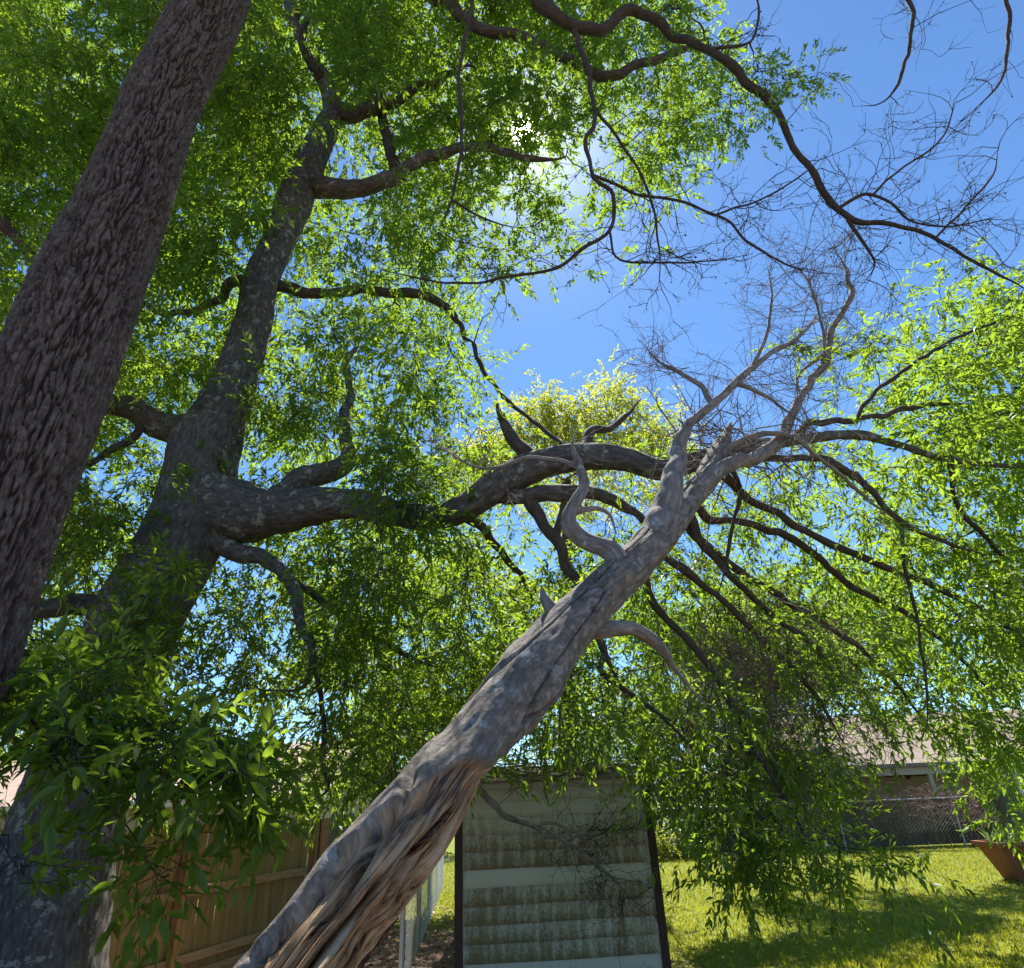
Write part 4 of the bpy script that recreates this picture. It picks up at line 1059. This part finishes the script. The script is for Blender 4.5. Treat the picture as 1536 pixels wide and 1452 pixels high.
def dead_disp(TH, S, RR, L):
    th = np.where(TH > np.pi, TH - 2 * np.pi, TH)          # 0 faces the camera, positive is the lower right side
    py = np.interp(S, _S, _PY)
    x = RR * np.cos(TH); y = RR * np.sin(TH)
    # bark remains on the upper left edge low down and closes over the wood higher up
    thr = np.interp(py, [1030, 1080, 1130, 1175, 1220, 1290, 1460, 1900], [3.2, 1.7, .8, .1, -.62, -1.08, -1.3, -1.6])
    edge = th - thr + fbm(x * 8, y * 8, S * 4, 4, 5) * .42
    wood = 1 / (1 + np.exp(-np.clip(edge * 30, -40, 40))) * (th < 2.7)
    wob = fbm(S * 2.5, S * 0 + 3, S * 0, 2, 6)
    def groove(c, w, lo_, hi_): return np.exp(-((th - c - .22 * wob) / w) ** 2) * np.clip((py - lo_) / 25, 0, 1) * np.clip((hi_ - py) / 25, 0, 1)
    long1 = fbm(x * 14, y * 14, S * 1.3, 3, 8); long2 = vnoise(x * 40, y * 40, S * 3.2, 9); cr = np.clip(.22 - np.abs(vnoise(x * 11 + 3, y * 11, S * 1.5, 12)), 0, 1) / .22
    cr2 = np.clip(.16 - np.abs(vnoise(x * 27 + 3, y * 27, S * 2.4, 22)), 0, 1) / .16
    dw = -.046 + long1 * .024 + long2 * .006 - .03 * cr ** 1.5 - .014 * cr2
    dw += -.10 * groove(.0, .10, 1325, 1600) - .06 * groove(.65, .08, 1220, 1500) - .05 * groove(-.6, .06, 1250, 1420) + .03 * groove(-.22, .14, 1300, 1395)
    pit = np.exp(-(((th - .5) / .30) ** 2 + ((py - 1292) / 26) ** 2)) + .7 * np.exp(-(((th + .2) / .22) ** 2 + ((py - 1250) / 22) ** 2))
    dw += -.07 * pit * (1 + fbm(x * 20, y * 20, S * 20, 2, 33)) - .03 * np.clip(fbm(x * 9, y * 9, S * 7, 2, 14) - .3, 0, 1)
    db = fbm(x * 13, y * 13, S * 3.5, 3, 15) * .012 + vnoise(x * 45, y * 45, S * 12, 16) * .004 - .045 * (np.clip(.10 - np.abs(vnoise(x * 9, y * 9 + 8, S * 1.3, 17)), 0, 1) / .10) ** 1.2 * np.clip((RR - .06) / .08, 0, 1)
    d = (db * (1 - wood) + dw * wood) * np.minimum(1, RR / .14) + fbm(x * 2.2, y * 2.2, S * 2.0, 3, 18) * RR * .15
    return d, dict(wood=wood)
DT.limb('trunk', MAIN, M['dead_trunk'], 190, .013, disp=dead_disp, thin=8, k=.85)
G = M['bark_grey']
DL = [
 [(930, 860, 3.5, 40), (925, 832, 3.5, 32), (908, 812, 3.5, 28), (880, 800, 3.5, 25), (860, 786, 3.5, 22), (864, 756, 3.55, 19), (873, 730, 3.6, 16), (868, 700, 3.65, 12), (861, 674, 3.7, 9), (868, 640, 3.8, 4)],
 [(868, 700, 3.65, 8), (835, 690, 3.7, 7), (790, 687, 3.75, 6.5), (740, 703, 3.8, 5), (690, 690, 3.9, 3.5), (640, 650, 4.0, 2)],
 [(868, 765, 3.55, 12), (895, 762, 3.6, 11), (915, 775, 3.65, 10), (925, 800, 3.7, 6)],
 [(985, 810, 3.75, 50), (1000, 755, 3.85, 38), (1010, 710, 3.95, 30), (1022, 672, 4.1, 24), (1034, 640, 4.2, 18), (1065, 606, 4.3, 14), (1100, 575, 4.4, 11), (1150, 535, 4.6, 9), (1200, 505, 4.7, 7), (1225, 470, 4.8, 4)],
 [(1030, 648, 4.2, 14), (1020, 632, 4.2, 10), (1015, 626, 4.2, 3)],
 [(1045, 740, 4.1, 36), (1095, 698, 4.3, 24), (1145, 676, 4.5, 21), (1180, 645, 4.6, 18), (1195, 610, 4.7, 14), (1216, 575, 4.8, 12), (1238, 535, 4.9, 10), (1252, 485, 5.0, 9), (1276, 440, 5.1, 8), (1270, 408, 5.2, 6), (1255, 380, 5.3, 3)],
 [(1066, 606, 4.3, 10), (1050, 580, 4.4, 8), (1020, 560, 4.5, 6), (985, 540, 4.6, 4), (960, 510, 4.7, 2)],
 [(1100, 575, 4.4, 8), (1140, 590, 4.5, 6), (1170, 610, 4.6, 4), (1210, 640, 4.7, 3)],
 [(1130, 550, 4.5, 7), (1150, 500, 4.6, 5), (1158, 440, 4.7, 3.5), (1150, 400, 4.8, 2)],
 [(1240, 530, 4.9, 6), (1205, 555, 4.8, 5), (1195, 570, 4.7, 2)],
 [(1225, 555, 4.85, 7), (1235, 500, 4.9, 4), (1210, 420, 5.0, 3), (1180, 390, 5.1, 2)],
 [(855, 945, 3.3, 34), (890, 944, 3.35, 26), (925, 940, 3.4, 23), (965, 953, 3.5, 20), (998, 978, 3.6, 16), (1018, 1010, 3.7, 9), (1060, 1060, 3.8, 5)],
 [(1060, 690, 4.3, 16), (1120, 660, 4.4, 10), (1180, 655, 4.5, 7), (1235, 690, 4.7, 6), (1300, 745, 4.9, 6), (1350, 785, 5.0, 4)],
 [(835, 930, 3.25, 44), (821, 906, 3.25, 34), (815, 892, 3.25, 20), (812, 878, 3.25, 3)],
]
dls = []
for i, sp in enumerate(DL):
    P, r = spec3(sp); P = snap(P, DT, .2); mw = max(a[3] for a in sp)
    o, P2, r2 = tube_obj('branch', P, r, dt, G, 26 if mw > 18 else 10, .03, bark_disp(.007, 22, .3, i))
    DT.add_skel(P2, r2); dls.append((P2, r2))
tw = []
for i, n, ln in [(3, 34, .75), (5, 44, .8), (6, 16, .6), (7, 10, .5), (8, 14, .5), (10, 18, .6), (1, 10, .35), (0, 6, .3), (12, 10, .4), (9, 6, .3)]:
    st, T = along(dls[i][0], n, .35, 1.0)
    d = unit(T * .6 + rng.normal(size=T.shape) * .8 + np.array([0, 0, .15]))
    tw += bare_twigs(st, d, ln * (.5 + rng.random(n) * .7), np.full(n, .0045), (4, 3), .27, .0, shrink=.5)
# knot of tangled twigs where the tip rests on the oak limb
n = 90; st = np.array([at(1010 + 180 * rng.random(), 640 + 60 * rng.random(), 4.45 + .4 * rng.random()) for _ in range(n)])
tw += bare_twigs(st, rng.normal(size=(n, 3)) * np.array([1, .4, .35]), .25 + .45 * rng.random(n), .004 + .005 * rng.random(n), (2, 2), .2, 0)
obj('twigs', twig_mesh('twigs', tw, M['bark_grey']), dt, kind='stuff')

# ---- thin branch fallen against the shed
fb = thing('fallen_branch', tuple(at(720, 1180, 6.9)), 'thin lichen-spotted broken branch with twigs hanging in front of the shed', 'branch')
FBT = Tree(fb); fl = []
for sp in ([(705, 1165, 6.9, 9), (735, 1200, 6.95, 9.5), (770, 1228, 7.0, 9), (800, 1240, 7.1, 8), (850, 1262, 7.2, 6), (900, 1300, 7.3, 5), (945, 1345, 7.4, 3.5), (985, 1375, 7.45, 2)],
           [(800, 1240, 7.1, 5), (830, 1235, 7.15, 4), (880, 1252, 7.2, 4), (930, 1245, 7.3, 3.5), (968, 1245, 7.4, 2)],
           [(848, 1262, 7.2, 4), (880, 1250, 7.2, 3.5), (920, 1240, 7.25, 2.5)]):
    P, r = spec3(sp); o, P2, r2 = tube_obj('stem', P, r, fb, M['bark_grey'], 8, .03, bark_disp(.004, 30, .4, 3)); fl.append(P2)
tw = []
for P2, n in zip(fl, (34, 12, 10)):
    st, T = along(P2, n, .4, 1); tw += bare_twigs(st, unit(T * .6 + rng.normal(size=T.shape) * np.array([.8, .25, .8])), .25 + .3 * rng.random(n), np.full(n, .004), (4, 3), .25, -.02)
obj('twigs', twig_mesh('twigs', tw, M['bark_twig']), fb, kind='stuff')

# ---- other trees and shrubs behind
def blob_tree(name, base, trunk_top, trunk_r, blobs, mat, label, group=None, size=1.3, shoots=8, nl=10, spread=.34, cat='tree', r_tip=.004):
    t = thing(name, base, label, cat, group); T_ = Tree(t)
    b = np.array(base, float); tp = np.array(trunk_top, float)
    P = np.array([b - [0, 0, .1], b + (tp - b) * .3 + rng.normal(size=3) * .05, b + (tp - b) * .65 + rng.normal(size=3) * .08, tp]); r = trunk_r * np.array([1.25, 1, .8, .45])
    o, P2, r2 = tube_obj('trunk', P, r, t, M['bark_limb'], 16, .08, bark_disp(.012, 14, .3, 3)); T_.add_skel(P2, r2)
    Cs = []
    for (c, rr, n) in blobs:
        v = unit(rng.normal(size=(n, 3))) * (rng.random((n, 1)) ** .45) * np.array(rr); Cs.append(np.array(c) + v)
    Cs = np.vstack(Cs); T_.grow(Cs, r_tip=r_tip)
    o_, d_, l_ = make_shoots(Cs, shoots, spread, size, .4)
    obj('crown', leaves_mesh('crown', [shoot_leaves(o_, d_, l_, nl, size)], mat), t, kind='stuff')
    obj('twigs', twig_mesh('twigs', T_.paths, M['bark_twig']), t, kind='stuff')
    return t
def pb(x, y, Y, rpx, n, asp=1.0):
    P = at(x, y, Y); a = axial(P); rr = rpx * a / FPX; return (tuple(P), (rr, rr * 1.1, rr * asp), n)
g0 = at(850, 1200, 12.0)
blob_tree('yellow_green_tree', (g0[0], 12.0, 0), tuple(at(850, 720, 12.0)), .17,
          [pb(755, 675, 12, 66, 42), pb(830, 640, 12, 66, 46, .8), pb(905, 635, 12, 64, 46, .8), pb(970, 650, 12, 50, 30, .8), pb(715, 690, 12, 50, 24), pb(925, 580, 12, 26, 10), pb(860, 720, 12.5, 110, 60, .6), pb(1000, 720, 12.5, 60, 30), pb(800, 605, 12, 34, 14)],
          M['leaf_yellow'], 'yellow green sunlit tree standing behind the arching oak limb', size=1.25)
cb = at(590, 1200, 13.5)
blob_tree('sunlit_tree', (cb[0], 13.5, 0), tuple(at(590, 800, 13.5)), .15,
          [pb(x_, y_, 13.5 + dy, r_, n_, .8) for x_, y_, dy, r_, n_ in ((480, 900, 0, 62, 44), (560, 850, .5, 66, 50), (640, 880, 0, 66, 50), (710, 850, .5, 60, 44), (780, 900, 0, 62, 44), (540, 980, -.5, 66, 46), (640, 990, 0, 66, 46), (720, 980, .5, 62, 44), (450, 1010, .5, 52, 30), (580, 780, 1, 50, 30), (820, 990, .5, 56, 34), (880, 930, .5, 50, 26), (690, 1060, 0, 60, 34), (560, 1060, 0, 56, 30))],
          M['leaf_sun'], 'bright sunlit tree rising behind the brown board fence and below the arching limb', size=1.25)
sb = gnd(1130, 1330)
blob_tree('lawn_tree', (sb[0], sb[1] + .8, 0), tuple(at(1140, 980, sb[1] + 1.0)), .16,
          [pb(1080, 930, 14, 55, 44, .7), pb(1160, 900, 15, 60, 52, .7), pb(1240, 930, 15, 60, 52, .7), pb(1320, 960, 15.5, 60, 48, .7), pb(1180, 970, 13, 60, 44, .6), pb(1290, 890, 16, 60, 40, .7), pb(1050, 980, 15, 50, 34, .6), pb(1370, 930, 16.5, 50, 34, .7), pb(1100, 870, 17, 50, 30, .7), pb(1020, 955, 11.6, 46, 44, .6), pb(1095, 965, 11.8, 48, 46, .6), pb(1160, 985, 12.2, 46, 44, .6), pb(1225, 990, 12.8, 44, 40, .6), pb(965, 925, 11.6, 40, 30, .6)],
          M['leaf'], 'leafy tree on the lawn half hidden behind the drooping oak branches', size=1.3)
for (x, Y, top, tw_, bl, lab) in [
    (625, 27, 1020, .18, [(600, 1085, 60, 26), (650, 1060, 50, 24), (560, 1110, 50, 20), (700, 1100, 60, 24)], 'distant tree with a pale straight trunk beyond the weathered grey fence'),
    (1110, 26, 980, .2, [(1110, 970, 55, 34), (1150, 930, 40, 24), (1080, 1020, 60, 34), (1170, 1010, 60, 34), (1120, 1070, 70, 34)], 'distant rounded tree above the far fence, next to the tan house'),
    (960, 25, 1060, .2, [(960, 1050, 60, 30), (900, 1090, 60, 30), (1010, 1100, 60, 30), (850, 1110, 50, 24)], 'distant leafy tree rising straight behind the garden shed'),
    (1560, 30, 940, .22, [(1560, 880, 60, 34), (1520, 930, 60, 34), (1600, 960, 80, 34), (1540, 1000, 60, 30)], 'distant tree standing behind the roof of the tan house'),
    (120, 24, 1010, .2, [(80, 1060, 70, 34), (170, 1080, 60, 30), (20, 1000, 80, 34)], 'distant tree behind the pinkish roof')]:
    b0 = at(x, 1195, Y)
    blob_tree('background_tree', (b0[0], Y, -.2), tuple(at(x, top + 40, Y)), tw_, [pb(a, b_, Y, c, n) for a, b_, c, n in bl], M['leaf_far'], lab, 'trees beyond the fences', 2.6, 8, 9, .6, r_tip=.008)
hb = at(1090, 1200, 24.0)
blob_tree('hedge', (hb[0], 24.0, -.2), (hb[0], 24.0, 1.6), .09, [pb(x_, y_, 24, 36, 20, .8) for x_, y_ in ((900, 1185), (960, 1175), (1015, 1165), (1065, 1160), (1120, 1165), (1175, 1160), (1215, 1170))], M['leaf_far'],
          'long dark green hedge behind the dark far fence', None, 2.2, 8, 9, .4, 'hedge', .006)
def shrub(name, x, y, Y, rpx, n, mat, label, size=.9, asp=.8, group=None):
    g = gnd(x, y); Y = g[1] if Y is None else Y
    P = at(x, y, Y); a = axial(P); rr = rpx * a / FPX
    base = (P[0], Y, 0); blob_tree(name, base, (P[0], Y, rr * .9), .03, [((P[0], Y, rr * asp + .05), (rr, rr * .8, rr * asp), n)], mat, label, group, size, 6, 9, .18, 'shrub')
shrub('shrub', 1035, 1272, 20.6, 32, 26, M['leaf_far'], 'dark shrub against the dark far fence, beside the hanging oak foliage', 1.6, .9)
shrub('shrub', 992, 1280, 20.2, 17, 22, M['leaf_yellow'], 'small bright green leafy shrub beside the little clay pot', 1.3, 1.2)

# ================================================================== SMALL THINGS
def lathe(prof, n=20):
    mb = MB(); k = len(prof)
    vs = [(r * math.cos(2 * math.pi * i / n), r * math.sin(2 * math.pi * i / n), z) for r, z in prof for i in range(n)]
    fs = [(j * n + i, j * n + (i + 1) % n, (j + 1) * n + (i + 1) % n, (j + 1) * n + i) for j in range(k - 1) for i in range(n)]
    fs.append(tuple(range(n))[::-1]); mb.add(vs, fs); return mb
p = gnd(1011, 1289); pot = thing('clay_pot', (p[0], p[1], 0), 'small round clay pot on the grass behind the shed', 'pot')
s = 1.0
o = obj('body', lathe([(.13, 0), (.2, .12), (.235, .26), (.24, .30), (.27, .30), (.27, .36), (.23, .36), (.21, .30)]).mesh('body', M['terracotta']), pot)
o.matrix_parent_inverse = Matrix.Identity(4)
o = obj('soil', lathe([(.01, .298), (.218, .30)]).mesh('soil', M['soil']), pot); o.matrix_parent_inverse = Matrix.Identity(4)
# rectangular tapered planter at the right edge of the lawn
p = gnd(1528, 1321); pl = thing('planter', (p[0] + .25, p[1], 0), 'large tapered rust-red planter tub with spiky green plant on the lawn', 'planter')
def frust(w0, w1, h, z0, d=.0):
    return [(-w0, -w0 * .6, z0), (w0, -w0 * .6, z0), (w0, w0 * .6, z0), (-w0, w0 * .6, z0), (-w1, -w1 * .6, z0 + h), (w1, -w1 * .6, z0 + h), (w1, w1 * .6, z0 + h), (-w1, w1 * .6, z0 + h)]
def at_pl(name, mb, mat, bev=.008):
    o = obj(name, mb.mesh(name, mat, bev), pl); o.matrix_parent_inverse = Matrix.Identity(4); return o
at_pl('body', MB().hexa(frust(.36, .60, .58, 0.0)), M['terracotta'])
rim = MB()
for c, d in (((0, -.385, .60), (1.30, .06, .07)), ((0, .385, .60), (1.30, .06, .07)), ((-.62, 0, .60), (.06, .708, .07)), ((.62, 0, .60), (.06, .708, .07))): rim.box(c, d)
at_pl('rim', rim, M['terracotta'], 0)
at_pl('soil', MB().box((0, 0, .59), (1.17, .69, .02)), M['soil'], 0)
for sx in (-.18, .18): at_pl('rib', MB().hexa([(sx - .03, -.245, .06), (sx + .03, -.245, .06), (sx + .03, -.2, .06), (sx - .03, -.2, .06), (sx * 1.4 - .03, -.375, .555), (sx * 1.4 + .03, -.375, .555), (sx * 1.4 + .03, -.31, .555), (sx * 1.4 - .03, -.31, .555)]), M['terracotta'], .004)
n = 120
base = np.stack([rng.uniform(-.5, .5, n), rng.uniform(-.28, .28, n), np.full(n, .6)], 1)
ld_ = unit(np.stack([rng.normal(size=n) * .35, rng.normal(size=n) * .35, np.ones(n)], 1)); nr = unit(np.cross(ld_, rng.normal(size=(n, 3))))
L = .18 + .22 * rng.random(n)
spp = thing('spiky_plant', (p[0] + .25, p[1], .6), 'spiky green plant growing in the rust-red planter', 'plant')
o = obj('leaves', leaves_mesh('leaves', [(base - np.array([0, 0, .6]), ld_, nr, L, L * .12, rng.random(n))], M['leaf_far']), spp, kind='stuff'); o.matrix_parent_inverse = Matrix.Identity(4)
# bundled blue tarp behind the vine fence, and the leaning grey panel at the frame's edge
q = at(1492, 1202, 23.0)
us, vs_ = np.meshgrid(np.linspace(0, 2 * np.pi, 28, endpoint=False), np.linspace(.06, np.pi - .06, 16))
rr = 1 + .16 * fbm(np.cos(us) * 2, np.sin(us) * 2, vs_ * 2.5, 3, 4)
V = np.stack([.65 * rr * np.sin(vs_) * np.cos(us), .4 * rr * np.sin(vs_) * np.sin(us), .35 * rr * np.cos(vs_)], -1).reshape(-1, 3) + np.array([q[0], q[1], q[2] - .05])
idx = np.arange(16 * 28).reshape(16, 28); nx = np.roll(idx, -1, 1)
Q = np.stack([idx[:-1], idx[1:], nx[1:], nx[:-1]], -1).reshape(-1, 4)
st_ = thing('tarp_bundle', (q[0], q[1], -.3), 'object under a crumpled blue and white tarp behind the far fence', 'tarp')
obj('tarp', mesh_np('tarp', V, Q, M['tarp']), st_)
obj('stand', MB().box((q[0], q[1], (q[2] - .35 - .3) / 2), (.9, .5, q[2] - .25 + .3)).mesh('stand', M['grey_post'], .02), st_)
a = gnd(1545, 1272)
sh = thing('metal_shed', (a[0] + 1.0, a[1], 0), 'grey green metal outbuilding corner beside the far fence and planter', 'shed')
wa = at(1515, 1180, a[1])
obj('wall', MB().box((wa[0] + 1.6, a[1] + 1.0, 1.1), (2.6, 2.0, 2.2)).mesh('wall', M['grey_post']), sh)
obj('corner_trim', MB().box((wa[0] + .29, a[1] - .01, 1.11), (.12, .1, 2.22)).mesh('corner_trim', M['soffit'], .005), sh)
obj('roof', MB().hexa([(wa[0] + .1, a[1] - .2, 2.2), (wa[0] + 3.1, a[1] - .2, 2.2), (wa[0] + 3.1, a[1] + 2.2, 2.4), (wa[0] + .1, a[1] + 2.2, 2.4), (wa[0] + .1, a[1] - .2, 2.26), (wa[0] + 3.1, a[1] - .2, 2.26), (wa[0] + 3.1, a[1] + 2.2, 2.46), (wa[0] + .1, a[1] + 2.2, 2.46)]).mesh('roof', M['shingle']), sh)
nt_ = sum(len(o.data.polygons) for o in SC.objects if o.type == 'MESH')
print('polygons', nt_)
